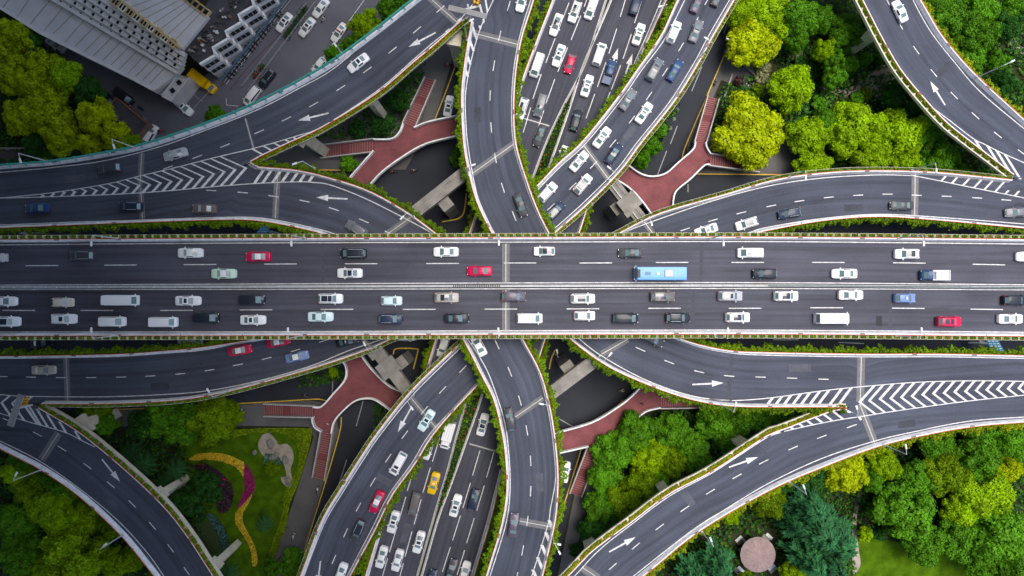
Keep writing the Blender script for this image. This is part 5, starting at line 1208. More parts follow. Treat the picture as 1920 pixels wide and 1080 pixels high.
for x, y, rz, lb in ((1384, 1009, 40, "upper left"), (1441, 1004, -42, "upper right"), (1388, 1066, -45, "lower left"), (1445, 1062, 40, "lower right")):
    p = P(x, y, 0); r = empty("park_bench", (p.x, p.y, 0), math.radians(rz)); tag(r, f"white bench by the round pavilion, {lb} one", "bench", "benches around the pavilion")
    m = MB()
    for q in (-.22, 0, .22): m.box((0, q, .46), (1.7, .19, .07))
    m.build("seat", LAMPG, r)
    for q in (-.6, .6): b_ = MB(); b_.box((q, 0, .21), (.12, .6, .42)); b_.build("leg", CONC, r)
    b_ = MB(); b_.box((0, -.85, .02), (1.9, 1.0, .05)); b_.build("footing", CONC_O, r)
# rocks on the pebble bed
ROCKM = mat("grey_rock", (.20, .18, .165), .9, .3, 1.2, fine=.2)
for i, (x, y, s) in enumerate(((508, 832, .9), (512, 858, .8), (535, 862, .8), (520, 852, .6), (540, 900, .7), (543, 908, .6), (478, 848, .5), (499, 857, .5))):
    rng = random.Random(i); m = MB(); N = 9
    rings = [(.0, .9), (.45, 1.0), (.8, .6)]; vs = []
    for z, k in rings:
        for j in range(N): a = 2 * math.pi * j / N; r = s * k * rng.uniform(.7, 1.15); vs.append((r * math.cos(a) * 1.3, r * math.sin(a), z * s))
    f = [(q * N + j, q * N + (j + 1) % N, (q + 1) * N + (j + 1) % N, (q + 1) * N + j) for q in range(2) for j in range(N)] + [tuple(range(2 * N, 3 * N))]
    m.add(vs, f); ob = m.build("rock", ROCKM); ob.location = P(x, y, 0); ob.location.z = .05; ob.rotation_euler.z = rng.uniform(0, 3)
    tag(ob, "grey rock lying on the pale pebble bed of the garden", "rock", "rocks on the pebble bed")
planting("ground_cover", [(497, 850), (520, 853), (527, 872), (512, 880), (503, 875), (500, 890), (496, 870)], mat("teal_foliage", (.05, .16, .10), .6, .15, 1, rnd=.3), 22, .3, (.15, .5), "teal green star shaped planting inside the pebble bed", "ground cover", 61, "stuff")
# ------------------------------------------------------------------ vehicles
GLASS = mat("car_glass", (.13, .205, .215), .08, 0, spec=.8, coat=.5); GLASSB = mat("roof_glass", (.025, .034, .055), .12, 0, spec=.5, coat=.1)
TYRE = mat("tyre_rubber", (.012, .012, .012), .85, 0); RIM = mat("wheel_rim", (.45, .45, .46), .35, 0, metallic=.7)
HEADL = mat("headlamp", (.75, .75, .72), .15, 0, spec=.8); TAILL = mat("tail_lamp", (.50, .008, .02), .25, 0); BUMP = mat("grey_bumper", (.05, .05, .055), .5, 0)
def paint(name, c, metallic=0): return mat("paint_" + name, c, .42, 0, coat=.15, metallic=metallic * .4, spec=.25)
PC = {'white': paint('white', (.80, .80, .80)), 'offwhite': paint('cream', (.62, .56, .46)), 'silver': paint('silver', (.42, .43, .45), .3), 'grey': paint('grey', (.17, .175, .19), .3), 'dark': paint('dark_grey', (.055, .058, .068), .2),
      'black': paint('black', (.016, .022, .034)), 'navy': paint('navy', (.018, .032, .07), .1), 'blue': paint('blue', (.025, .062, .16), .1), 'lblue': paint('light_blue', (.16, .24, .46)), 'red': paint('red', (.54, .006, .065)),
      'yellow': paint('yellow', (.78, .47, .0)), 'brown': paint('grey_brown', (.15, .125, .125), .3), 'purple': paint('plum_grey', (.10, .085, .115), .3), 'champ': paint('champagne', (.42, .38, .34), .2), 'mint': paint('pale_mint', (.55, .74, .60)), 'teal': paint('pale_teal', (.62, .78, .78)), 'busblue': paint('bus_blue', (.14, .37, .74))}
# stations front -> rear: x, half width, belt z, top z, half width of the top, tag of the strip behind
KINDS = {
 'sedan': [(2.36, .55, .50, .54, .40, 'b'), (2.27, .74, .60, .66, .58, 'b'), (2.0, .85, .70, .78, .70, 'b'), (1.5, .90, .78, .87, .76, 'b'), (1.08, .91, .86, .96, .78, 'w'), (.36, .91, .90, 1.38, .67, 'r'), (-.15, .91, .91, 1.44, .69, 'r'), (-.72, .91, .92, 1.41, .66, 'k'), (-1.45, .90, .92, 1.06, .70, 'b'), (-1.95, .88, .90, 1.02, .70, 'b'), (-2.25, .80, .80, .92, .62, 'b'), (-2.36, .62, .6, .64, .5, 'e')],
 'suv': [(2.28, .62, .6, .66, .45, 'b'), (2.2, .80, .75, .84, .62, 'b'), (1.9, .90, .85, .96, .74, 'b'), (1.15, .93, .98, 1.08, .80, 'w'), (.55, .93, 1.02, 1.58, .71, 'r'), (-.3, .93, 1.04, 1.68, .74, 'r'), (-1.4, .92, 1.05, 1.66, .72, 'r'), (-1.72, .92, 1.05, 1.60, .69, 'k'), (-2.16, .88, 1.02, 1.14, .70, 'b'), (-2.28, .74, .8, .86, .6, 'e')],
 'mpv': [(2.42, .66, .6, .66, .45, 'b'), (2.3, .84, .78, .88, .64, 'b'), (1.85, .92, .9, 1.02, .78, 'w'), (1.05, .93, 1.04, 1.66, .74, 'r'), (-.2, .93, 1.05, 1.76, .77, 'r'), (-1.75, .92, 1.05, 1.74, .76, 'r'), (-2.1, .92, 1.05, 1.66, .73, 'k'), (-2.34, .89, 1.02, 1.14, .76, 'b'), (-2.42, .8, .8, .86, .64, 'e')],
 'hatch': [(2.0, .60, .55, .6, .42, 'b'), (1.9, .76, .7, .78, .6, 'b'), (1.5, .84, .8, .90, .70, 'b'), (1.05, .85, .88, .98, .74, 'w'), (.4, .86, .92, 1.45, .66, 'r'), (-.4, .86, .93, 1.52, .68, 'r'), (-1.25, .85, .93, 1.47, .65, 'k'), (-1.78, .82, .92, 1.04, .68, 'b'), (-1.95, .68, .7, .76, .56, 'e')],
 'van': [(2.5, .72, .6, .7, .5, 'b'), (2.4, .88, .85, .95, .7, 'b'), (2.1, .93, 1.05, 1.15, .82, 'w'), (1.45, .94, 1.15, 1.86, .76, 'r'), (.2, .94, 1.15, 1.95, .78, 'r'), (-2.3, .94, 1.15, 1.93, .78, 'k'), (-2.48, .90, 1.1, 1.2, .84, 'b'), (-2.54, .84, .9, .96, .76, 'e')],
 'minibus': [(3.05, .86, .8, .9, .7, 'b'), (2.98, .98, 1.15, 1.3, .86, 'w'), (2.6, 1.0, 1.25, 2.4, .86, 'r'), (0, 1.0, 1.25, 2.5, .88, 'r'), (-2.75, 1.0, 1.25, 2.48, .87, 'k'), (-2.98, .98, 1.2, 1.35, .90, 'b'), (-3.05, .90, .9, .96, .8, 'e')],
 'bus': [(4.75, 1.05, .8, .95, .9, 'b'), (4.70, 1.22, 1.2, 1.35, 1.1, 'w'), (4.45, 1.24, 1.3, 2.85, 1.12, 'r'), (0, 1.25, 1.3, 3.0, 1.15, 'r'), (-4.5, 1.25, 1.3, 3.0, 1.14, 'k'), (-4.72, 1.2, 1.2, 1.4, 1.1, 'b'), (-4.78, 1.1, .9, 1.0, .95, 'e')],
 'cab': [(2.7, .70, .6, .7, .5, 'b'), (2.6, .90, .9, 1.0, .72, 'b'), (2.25, .95, 1.05, 1.18, .84, 'w'), (1.75, .96, 1.15, 1.9, .76, 'r'), (.95, .96, 1.15, 1.96, .77, 'k'), (.7, .95, 1.1, 1.25, .86, 'b'), (.6, .9, .9, .96, .8, 'e')],
 'pickcab': [(2.6, .62, .6, .66, .45, 'b'), (2.48, .82, .78, .88, .62, 'b'), (2.1, .90, .86, .98, .74, 'b'), (1.4, .92, .98, 1.08, .80, 'w'), (.85, .92, 1.02, 1.62, .64, 'r'), (.0, .92, 1.03, 1.68, .65, 'r'), (-.5, .92, 1.03, 1.62, .63, 'k'), (-.72, .92, 1.0, 1.10, .8, 'b'), (-.8, .9, .9, .96, .8, 'e')],
}
ZB_ = .24
def loft(kind):
    "-> dict of part name -> (verts, faces)"
    st = KINDS[kind]; rings = []
    for (x, w, zb, zt, wt, tg) in st:
        cab = zt - zb > .16
        h = [(-w * .94, ZB_), (-w, .24 + (zb - .24) * .55), (-w * .975, zb), (-(w * .90 if cab else (w * .975 + wt) / 2), zb + .045 if cab else (zb + zt) / 2), (-wt, zt - .045), (-wt * .80, zt - .008), (0, zt + .018)]
        rings.append([(x, y, z) for y, z in h] + [(x, -y, z) for y, z in h[-2::-1]])
    K = len(rings[0]); F = {'body': [], 'windscreen': [], 'rear_window': [], 'side_window': []}
    for i in range(len(st) - 1):
        tg = st[i][5]
        for j in range(K - 1):
            q = [rings[i][j], rings[i + 1][j], rings[i + 1][j + 1], rings[i][j + 1]]
            part = 'body'
            if tg == 'w' and j in (5, 6): part = 'windscreen'
            if tg == 'k' and j in (5, 6): part = 'rear_window'
            if j in (3, K - 5) and tg == 'r': part = 'side_window'
            F[part].append(q)
    F['body'].append(list(rings[0])); F['body'].append(list(rings[-1])[::-1])
    return F, st
def fmesh(faces, name, mats, smooth=True, inset=None):
    vi = {}; v = []; f = []
    for q in faces:
        idx = []
        for p in q:
            k = tuple(round(c, 4) for c in p)
            if k not in vi: vi[k] = len(v); v.append(k)
            idx.append(vi[k])
        if len(set(idx)) > 2: f.append(tuple(dict.fromkeys(idx)))
    me = bpy.data.meshes.new(name); me.from_pydata(v, [], f)
    for m in mats: me.materials.append(m)
    if smooth: me.polygons.foreach_set("use_smooth", [True] * len(f))
    me.update()
    import bmesh
    b = bmesh.new(); b.from_mesh(me); bmesh.ops.recalc_face_normals(b, faces=b.faces[:]); b.to_mesh(me); b.free()
    if smooth: me.set_sharp_from_angle(angle=math.radians(38))
    return me
def topz(st, x, y):
    for a, b in zip(st, st[1:]):
        if b[0] <= x <= a[0]:
            t = (a[0] - x) / (a[0] - b[0]); z = a[3] + (b[3] - a[3]) * t; w = a[4] + (b[4] - a[4]) * t
            return z + .018 - .026 * min(1, abs(y) / (w * .8))
    return 1
def roof_panel(st, x0, x1, hw, name, m, dz=.014):
    vs = []; n = 4
    for i in range(n + 1):
        x = x0 + (x1 - x0) * i / n
        for y in (-hw, 0, hw): vs.append((x, y, topz(st, x, y) + dz))
    f = []
    for i in range(n):
        for j in range(2): a = i * 3 + j; f.append((a, a + 1, a + 4, a + 3))
    me = bpy.data.meshes.new(name); me.from_pydata(vs, [], f); me.materials.append(m); me.update()
    if me.polygons[0].normal.z < 0: me.flip_normals()
    return me
WHEEL = {}
def wheel(r, w):
    if (r, w) not in WHEEL:
        m = MB(); m.tube((0, -w / 2, 0), (0, w / 2, 0), r, n=18, m=0); m.tube((0, -w / 2 - .012, 0), (0, w / 2 + .012, 0), r * .62, n=14, m=1)
        WHEEL[(r, w)] = m.mesh("wheel", [TYRE, RIM])
    return WHEEL[(r, w)]
PROTO = {}
def proto(kind):
    if kind in PROTO: return PROTO[kind]
    F, st = loft(kind); parts = []
    parts.append(("body", fmesh(F['body'], kind + "_body", [PC['white']]), (0, 0, 0), 'paint'))
    parts.append(("windscreen", fmesh(F['windscreen'], kind + "_windscreen", [GLASS]), (0, 0, 0), None))
    parts.append(("rear_window", fmesh(F['rear_window'], kind + "_rear_window", [GLASS]), (0, 0, 0), None))
    parts.append(("side_window", fmesh([q for q in F['side_window'] if q[0][1] < 0], kind + "_side_window", [GLASSB]), (0, 0, 0), None))
    parts.append(("side_window", fmesh([q for q in F['side_window'] if q[0][1] > 0], kind + "_side_window", [GLASSB]), (0, 0, 0), None))
    xf, xr = st[0][0], st[-1][0]; wf = st[1][1]; wr = st[-2][1]; hz = st[1][2]; tz = st[-2][2]
    big = kind in ('minibus', 'bus')
    m = MB(); m.box((0, 0, 0), (.24 if not big else .08, .26, .14), 0, 0, .8); hl = m.mesh("headlight", [HEADL])
    m = MB(); m.box((0, 0, 0), (.17 if not big else .08, .28, .16), 0, 0, .8); tl = m.mesh("taillight", [TAILL])
    for s in (-1, 1):
        parts.append(("headlight", hl, (xf - .17 if not big else xf + .01, s * (wf - .16), hz - .015), None))
        if kind not in ('cab',): parts.append(("taillight", tl, (xr + .16 if not big else xr - .01, s * (wr - .14), tz - .01), None))
    m = MB(); m.box((0, 0, 0), (.16, .24, .15), 0, 0); mi = m.mesh("mirror", [PC['white']])
    mx = next(a[0] for a in st if a[5] == 'w') - .22
    for s in (-1, 1): parts.append(("mirror", mi, (mx, s * (st[3][1] + .10), st[3][2] + .08), 'paint'))
    r = .33 if not big else .46; wb = (xf - .95, xr + .95) if not big else (xf - 1.6, xr + 1.7)
    if kind == 'cab': wb = (1.9, -1.55)
    if kind == 'pickcab': wb = (1.65, -1.6)
    for x in wb:
        for s in (-1, 1): parts.append(("wheel", wheel(r, .22), (x, s * (st[4][1] - .10 if len(st) > 4 else .8), r), None))
    PROTO[kind] = (parts, st); return PROTO[kind]
EXTRA = {}
def extra(kind, ex):
    k = (kind, ex)
    if k in EXTRA: return EXTRA[k]
    parts, st = proto(kind); rs = [a for a in st if a[5] == 'r']; x0 = rs[0][0]; last = st[[i for i, a in enumerate(st) if a[5] == 'k'][0]]; x1 = last[0]; out = []
    wr = min(a[4] for a in rs)
    if ex == 'sun': out.append(("sunroof", roof_panel(st, x0 - .25, x0 - .80, wr * .62, "sunroof", GLASSB), None))
    if ex == 'sun2':
        out.append(("sunroof", roof_panel(st, x0 - .2, x0 - .75, wr * .66, "sunroof", GLASSB), None)); out.append(("sunroof", roof_panel(st, x0 - 1.05, x0 - 1.75, wr * .66, "sunroof", GLASSB), None))
    if ex == 'pano': out.append(("sunroof", roof_panel(st, x0 - .10, max(x1 + .18, x0 - 1.6), wr * .78, "panoramic_roof", GLASSB), None))
    if ex == 'pano_blk': out.append(("roof_panel", roof_panel(st, x0 - .02, x1 + .02, wr * .80, "black_roof", GLASSB), None))
    if ex in ('roofw',): out.append(("roof_panel", roof_panel(st, x0 - .02, x1 + .02, wr * .80, "white_roof", PC['white']), None))
    if ex in ('rails', 'railsun'):
        for s in (-1, 1):
            m = MB(); m.tube((x0 - .25, s * wr * .93, topz(st, x0 - .3, .5) + .06), (x1 + .15, s * wr * .93, topz(st, x1 + .1, .5) + .06), .028, n=6); out.append(("roof_rail", m.mesh("roof_rail", [STEEL]), None))
        if ex == 'railsun': out.append(("sunroof", roof_panel(st, x0 - .25, x0 - .9, wr * .6, "sunroof", GLASSB), None))
    if ex == 'railpano':
        out += extra(kind, 'rails'); out.append(("sunroof", roof_panel(st, x0 - .10, x1 + .25, wr * .74, "panoramic_roof", GLASSB), None))
    if ex == 'police':
        m = MB(); m.box((x0 - .45, -.3, topz(st, x0 - .45, 0) + .08), (.28, .58, .13), 0, 0); m.box((x0 - .45, .3, topz(st, x0 - .45, 0) + .08), (.28, .58, .13), 0, 1); out.append(("light_bar", m.mesh("light_bar", [TAILL, PC['blue']]), None))
    if ex == 'taxi':
        out.append(("roof_panel", roof_panel(st, x0 + .02, x1 + .02, wr * .80, "white_roof", PC['white']), None)); m = MB(); m.box((x0 - .5, 0, topz(st, x0 - .5, 0) + .09), (.22, .5, .14)); out.append(("taxi_sign", m.mesh("taxi_sign", [LAMPG]), None))
    if ex == 'sign': m = MB(); m.box((x0 - .5, 0, topz(st, x0 - .5, 0) + .09), (.22, .5, .14)); out.append(("taxi_sign", m.mesh("taxi_sign", [LAMPG]), None))
    if ex == 'bonnet': out.append(("rear_lid", roof_panel(st, x1 - .75, st[-2][0] + .02, .55, "coloured_lid", TAILL), None))
    if ex == 'ac':
        m = MB(); m.box((-1.2, 0, topz(st, -1.2, 0) + .12), (1.5, 1.3, .24), 0, 0, .9); out.append(("air_conditioner", m.mesh("air_conditioner", [PC['champ']]), None))
        m = MB()
        for q in range(3): m.box((2.6, (q - 1) * .22, topz(st, 2.6, 0) + .05), (1.1, .1, .05)); 
        out.append(("roof_vent", m.mesh("roof_vent", [PC['navy']]), None)); m = MB(); m.box((.7, 0, topz(st, .7, 0) + .06), (.5, .5, .1), 0, 0, .8); out.append(("roof_hatch", m.mesh("roof_hatch", [PC['white']]), None))
        m = MB(); m.box((4.2, 0, 2.80), (.5, 1.5, .5)); out.append(("destination_box", m.mesh("destination_box", [DARK]), None))
    if ex in ('bed', 'bedw'):
        c = 1 if ex == 'bedw' else 0; m = MB()
        if kind == 'pickcab':
            m.box((-1.65, 0, .62), (1.75, 1.62, .12)); 
            for s in (-1, 1): m.box((-1.68, s * .86, .82), (1.74, .12, .46))
            m.box((-2.50, 0, .82), (.10, 1.6, .46)); out.append(("cargo_bed", m.mesh("cargo_bed", [PC['blue']]), 'paint'))
        else:
            m.box((-1.05, 0, .85), (3.2, 1.85, .12)); 
            for s in (-1, 1): m.box((-1.05, s * .9, 1.05), (3.2, .08, .35))
            m.box((-2.62, 0, 1.05), (.08, 1.8, .35)); out.append(("cargo_bed", m.mesh("cargo_bed", [PC['white']]), None)); m = MB(); m.box((-.9, 0, .45), (3.6, .8, .35)); out.append(("chassis", m.mesh("chassis", [BUMP]), None))
            m = MB(); m.box((-.9, 0, 1.25), (2.2, 1.4, .66), 0, 0, .95); out.append(("load", m.mesh("covered_load", [PC['white']]), None))
    if ex in ('box', 'boxy'):
        m = MB(); m.box((-1.25, 0, 1.75), (3.9, 2.05, 2.2)); 
        if ex == 'box':
            for q in range(4): m.box((-1.25, (q - 1.5) * .48, 2.87), (3.4, .12, .05), 0, 1)
        bx = m.mesh("cargo_box", [PC['white'], STEEL]); out.append(("cargo_box", bx, 'paint' if ex == 'boxy' else None)); m = MB(); m.box((-.9, 0, .48), (4.2, .85, .35)); out.append(("chassis", m.mesh("chassis", [BUMP]), None))
    EXTRA[k] = out; return out
NOUN = {'sedan': ('car', 'sedan'), 'suv': ('car', 'suv'), 'mpv': ('minivan', 'minivan'), 'hatch': ('car', 'hatchback'), 'van': ('van', 'van'), 'minibus': ('minibus', 'minibus'), 'bus': ('bus', 'bus'), 'cab': ('truck', 'truck'), 'pickcab': ('pickup', 'pickup')}
NM = {'sedan': 'sedan', 'suv': 'sport_utility_car', 'mpv': 'minivan', 'hatch': 'hatchback', 'van': 'van', 'minibus': 'minibus', 'bus': 'bus', 'cab': 'truck', 'pickcab': 'pickup_truck'}
CW = {'white': 'white', 'offwhite': 'cream', 'silver': 'silver', 'grey': 'grey', 'dark': 'dark grey', 'black': 'black', 'navy': 'navy', 'blue': 'blue', 'lblue': 'light blue', 'red': 'red', 'yellow': 'yellow', 'brown': 'grey-brown', 'purple': 'plum grey', 'champ': 'champagne', 'mint': 'pale mint', 'teal': 'pale teal', 'busblue': 'bright blue'}
EW_ = {'': '', 'sun': ' with small sunroof', 'sun2': ' with two sunroofs', 'pano': ' with large sunroof', 'pano_blk': ' with black roof', 'rails': ' with roof rails', 'railsun': ' with sunroof', 'railpano': ' with panoramic roof', 'police': ' with light bar', 'taxi': ' with white roof', 'roofw': ' with white roof', 'sign': ' taxi', 'bonnet': ' with red lid', 'ac': '', 'bed': '', 'bedw': ' with white load', 'box': ' with slotted box', 'boxy': ' with box body'}
LANES = {  # key: (level, phrase, ordering, group)
 'E1': (ZE, "in the deck's top lane", 'x', "cars on the main deck"), 'E2': (ZE, "in the deck's second lane", 'x', "cars on the main deck"), 'E3': (ZE, "in the deck's third lane", 'x', "cars on the main deck"), 'E4': (ZE, "in the deck's bottom lane", 'x', "cars on the main deck"),
 'R1': (ZA, "on the teal fenced ramp", 'x', "cars on the curved ramps"), 'R2': (ZA, "on the left ramp just above the deck", 'x', "cars on the curved ramps"), 'S': (ZA, "on the bottom centre ramp", 'y', "cars on the curved ramps"), 'R3': (ZA, "on the top centre ramp", 'y', "cars on the curved ramps"), 'SE': (ZA, "on the lower right ramp", 'x', "cars on the curved ramps"),
 'R4': (ZB, "on the busy ramp right of centre", 'y', "cars on the curved ramps"), 'R4W': (ZB, "on the left ramp just below the deck", 'x', "cars on the curved ramps"), 'R5': (ZB, "on the right ramp just above the deck", 'x', "cars on the curved ramps"), 'SW': (ZB, "on the ramp at lower left centre", 'y', "cars on the curved ramps"), 'R6': (ZB, "on the upper right corner ramp", 'y', "cars on the curved ramps"),
 'NL': (ZN, "in the upper lower-road's left carriageway", 'y', "cars on the lower road"), 'NR': (ZN, "in the upper lower-road's right carriageway", 'y', "cars on the lower road"), 'SL': (ZN, "in the bottom lower-road's left carriageway", 'y', "cars on the lower road"), 'SR': (ZN, "in the bottom lower-road's right carriageway", 'y', "cars on the lower road"),
 'G': (0.02, "on the street below the ramps", 'x', "cars at street level"), 'Y': (0.02, "in the yard street at upper left", 'x', "cars at street level")}
V = []
def add(lane, *rows):
    for r in rows: V.append((lane,) + r)
# x, y, heading (degrees, 0 = right, 90 = up), kind, colour, extra
add('E1', (-9, 483, 180, 'hatch', 'silver', ''), (153, 479, 180, 'suv', 'dark', 'rails'), (355, 474, 180, 'sedan', 'white', ''), (483, 481, 180, 'sedan', 'red', 'taxi'), (662, 475, 180, 'mpv', 'black', 'rails'), (836, 472, 180, 'sedan', 'white', ''), (1021, 471, 180, 'hatch', 'white', 'pano_blk'), (1183, 474, 180, 'sedan', 'dark', ''), (1408, 474, 180, 'mpv', 'white', 'railsun'), (1702, 476, 180, 'suv', 'white', 'pano'), (1932, 481, 180, 'sedan', 'white', ''))
add('E2', (418, 513, 180, 'sedan', 'mint', 'roofw'), (655, 512, 180, 'sedan', 'white', 'pano'), (899, 508, 180, 'sedan', 'red', ''), (1237, 513, 180, 'bus', 'busblue', 'ac'), (1435, 513, 180, 'suv', 'black', ''), (1585, 513, 180, 'sedan', 'white', ''), (1754, 516, 180, 'cab', 'blue', 'bedw'))
add('E3', (5, 565, 0, 'sedan', 'white', ''), (115, 567, 0, 'hatch', 'offwhite', ''), (226, 563, 0, 'minibus', 'white', ''), (351, 564, 0, 'sedan', 'white', 'sun'), (471, 562, 0, 'mpv', 'black', ''), (619, 560, 0, 'suv', 'white', 'railpano'), (733, 564, 0, 'hatch', 'teal', ''), (837, 558, 0, 'suv', 'champ', 'pano'), (963, 556, 0, 'suv', 'purple', ''), (1093, 560, 0, 'suv', 'white', 'pano'), (1243, 556, 0, 'suv', 'brown', 'railpano'), (1370, 555, 0, 'suv', 'silver', 'sun'), (1475, 555, 0, 'suv', 'white', 'pano'), (1597, 553, 0, 'sedan', 'white', ''), (1698, 559, 0, 'hatch', 'lblue', 'sign'), (1905, 563, 0, 'suv', 'black', ''))
add('E4', (12, 603, 0, 'suv', 'white', 'pano'), (118, 598, 0, 'suv', 'white', 'railsun'), (209, 603, 0, 'mpv', 'white', ''), (306, 604, 0, 'van', 'white', ''), (385, 596, 0, 'mpv', 'black', ''), (473, 600, 0, 'sedan', 'white', 'sun'), (600, 594, 0, 'sedan', 'teal', ''), (732, 598, 0, 'suv', 'navy', 'rails'), (856, 597, 0, 'sedan', 'black', ''), (993, 597, 0, 'mpv', 'white', ''), (1096, 592, 0, 'hatch', 'white', ''), (1173, 597, 0, 'mpv', 'black', ''), (1272, 596, 0, 'suv', 'black', 'rails'), (1384, 595, 0, 'suv', 'white', 'pano'), (1559, 597, 0, 'minibus', 'white', ''), (1781, 603, 0, 'suv', 'red', 'sun2'), (1897, 598, 0, 'sedan', 'white', 'sign'))
add('R1', (671, 117, 218, 'sedan', 'white', 'sun'), (327, 289, 195, 'sedan', 'silver', ''), (204, 316, 188, 'suv', 'dark', ''))
add('R2', (67, 390, 181, 'sedan', 'blue', ''), (243, 387, 179, 'suv', 'navy', 'railpano'), (382, 391, 178, 'sedan', 'brown', ''), (668, 429, 149, 'suv', 'grey', 'rails'))
add('S', (897, 647, 118, 'sedan', 'white', ''), (956, 787, 100, 'suv', 'dark', ''), (963, 986, 84, 'sedan', 'purple', ''))
add('R3', (979, -2, 256, 'sedan', 'white', ''), (976, 384, 289, 'sedan', 'dark', ''))
add('SE', (1224, 636, 335, 'sedan', 'dark', ''))
add('R4', (1309, 2, 66, 'sedan', 'purple', ''), (1348, -10, 66, 'sedan', 'dark', ''), (1264, 59, 67, 'suv', 'white', ''), (1306, 57, 68, 'sedan', 'grey', 'sun'), (1228, 130, 60, 'mpv', 'grey', 'sun2'), (1266, 131, 60, 'sedan', 'blue', ''), (1178, 186, 56, 'sedan', 'grey', 'sun'), (1208, 211, 56, 'sedan', 'white', 'sun'), (1129, 257, 53, 'sedan', 'white', 'sun'), (1151, 288, 55, 'sedan', 'navy', 'pano'), (1086, 302, 50, 'sedan', 'white', 'sun'), (1093, 345, 50, 'suv', 'white', 'pano_blk'), (1027, 360, 48, 'suv', 'white', ''), (1041, 396, 45, 'suv', 'navy', 'railpano'))
add('R4W', (80, 694, 0, 'sedan', 'champ', ''), (449, 657, 10, 'sedan', 'red', 'taxi'), (521, 641, 12, 'sedan', 'red', 'taxi'), (556, 669, 12, 'sedan', 'lblue', 'taxi'), (650, 640, 14, 'sedan', 'black', 'sign'))
add('R5', (1909, 398, 183, 'sedan', 'grey', ''), (1692, 385, 180, 'sedan', 'dark', ''), (1481, 400, 190, 'suv', 'navy', 'rails'), (1401, 419, 197, 'suv', 'white', 'pano'), (1325, 431, 198, 'sedan', 'white', 'sun'))
add('SW', (799, 789, 238, 'sedan', 'teal', 'sun'), (746, 870, 241, 'mpv', 'white', 'sun'), (706, 942, 245, 'sedan', 'red', 'taxi'), (671, 996, 247, 'suv', 'dark', 'railpano'), (638, 1078, 250, 'sedan', 'white', ''))
add('R6', (1689, 20, 115, 'sedan', 'white', 'roofw'))
add('NL', (1043, 45, 250, 'sedan', 'white', 'pano_blk'), (1078, 21, 250, 'suv', 'white', 'pano'), (1109, 14, 250, 'mpv', 'white', 'sun'), (1007, 122, 251, 'van', 'white', ''), (1048, 103, 251, 'sedan', 'white', 'sun'), (1069, 119, 252, 'hatch', 'red', ''), (979, 203, 252, 'suv', 'white', 'pano'), (1013, 197, 253, 'mpv', 'grey', 'sun'), (1012, 254, 250, 'sedan', 'dark', ''))
add('NR', (1193, 6, 71, 'mpv', 'navy', ''), (1198, 63, 71, 'sedan', 'white', 'sun'), (1124, 101, 71, 'mpv', 'white', ''), (1143, 135, 71, 'pickcab', 'blue', 'bed'), (1101, 160, 72, 'sedan', 'white', 'sun'), (1080, 225, 73, 'suv', 'black', 'sun'), (1055, 293, 71, 'sedan', 'white', ''))
add('SL', (831, 650, 253, 'suv', 'white', ''), (802, 842, 253, 'sedan', 'white', ''), (839, 818, 254, 'cab', 'white', 'box'), (813, 907, 254, 'sedan', 'yellow', 'sign'), (777, 945, 256, 'mpv', 'brown', ''), (737, 980, 254, 'sedan', 'white', 'sun'), (785, 1018, 254, 'sedan', 'white', 'sun'), (715, 1046, 254, 'sedan', 'white', 'sign'), (745, 1052, 254, 'sedan', 'white', ''))
add('SR', (905, 797, 75, 'sedan', 'white', 'pano'), (854, 949, 74, 'sedan', 'white', 'sun'), (888, 938, 74, 'suv', 'navy', ''), (846, 1070, 74, 'sedan', 'dark', ''), (871, 1075, 74, 'sedan', 'white', ''), (808, 1090, 74, 'sedan', 'navy', ''))
add('G', (841, 198, 80, 'sedan', 'white', 'sun'), (1060, 886, 80, 'sedan', 'white', 'sun'), (76, 643, 3, 'sedan', 'black', ''), (357, 637, 0, 'van', 'silver', ''), (762, 632, 0, 'hatch', 'teal', ''))
add('Y', (532, 41, 232, 'sedan', 'white', 'sun'), (575, 50, 232, 'sedan', 'white', 'sun'), (601, 14, 232, 'sedan', 'white', ''), (635, 60, 234, 'sedan', 'white', 'police'), (598, 122, 232, 'hatch', 'white', ''), (500, 147, 232, 'suv', 'black', 'rails'), (472, 180, 232, 'mpv', 'white', ''), (384, 156, -38, 'cab', 'yellow', 'boxy'), (343, 200, -40, 'sedan', 'white', 'sun'), (231, 180, -38, 'mpv', 'black', ''), (281, 252, 60, 'suv', 'white', ''), (102, 82, -36, 'sedan', 'silver', ''), (203, 186, -50, 'hatch', 'black', ''))
same = {}
for v in V: same.setdefault((v[0], v[4], v[5], v[6]), []).append(v)
def vlabel(v):
    lane = v[0]; grp = same[(v[0], v[4], v[5], v[6])]; ax = LANES[lane][2]
    base = f"{CW[v[5]]} {NOUN[v[4]][1]}{EW_[v[6]]}"
    if v[4] == 'bus': base = "bright blue city bus"
    if len(grp) == 1: return f"{base} {LANES[lane][1]}"
    o = sorted(grp, key=lambda q: q[1] if ax == 'x' else q[2]); k = o.index(v)
    w = ("leftmost" if ax == 'x' else "topmost") if k == 0 else ("rightmost" if ax == 'x' else "lowest") if k == len(o) - 1 else ORD[k] + (" from left" if ax == 'x' else " from top")
    return f"{base} {LANES[lane][1]}, {w} such"
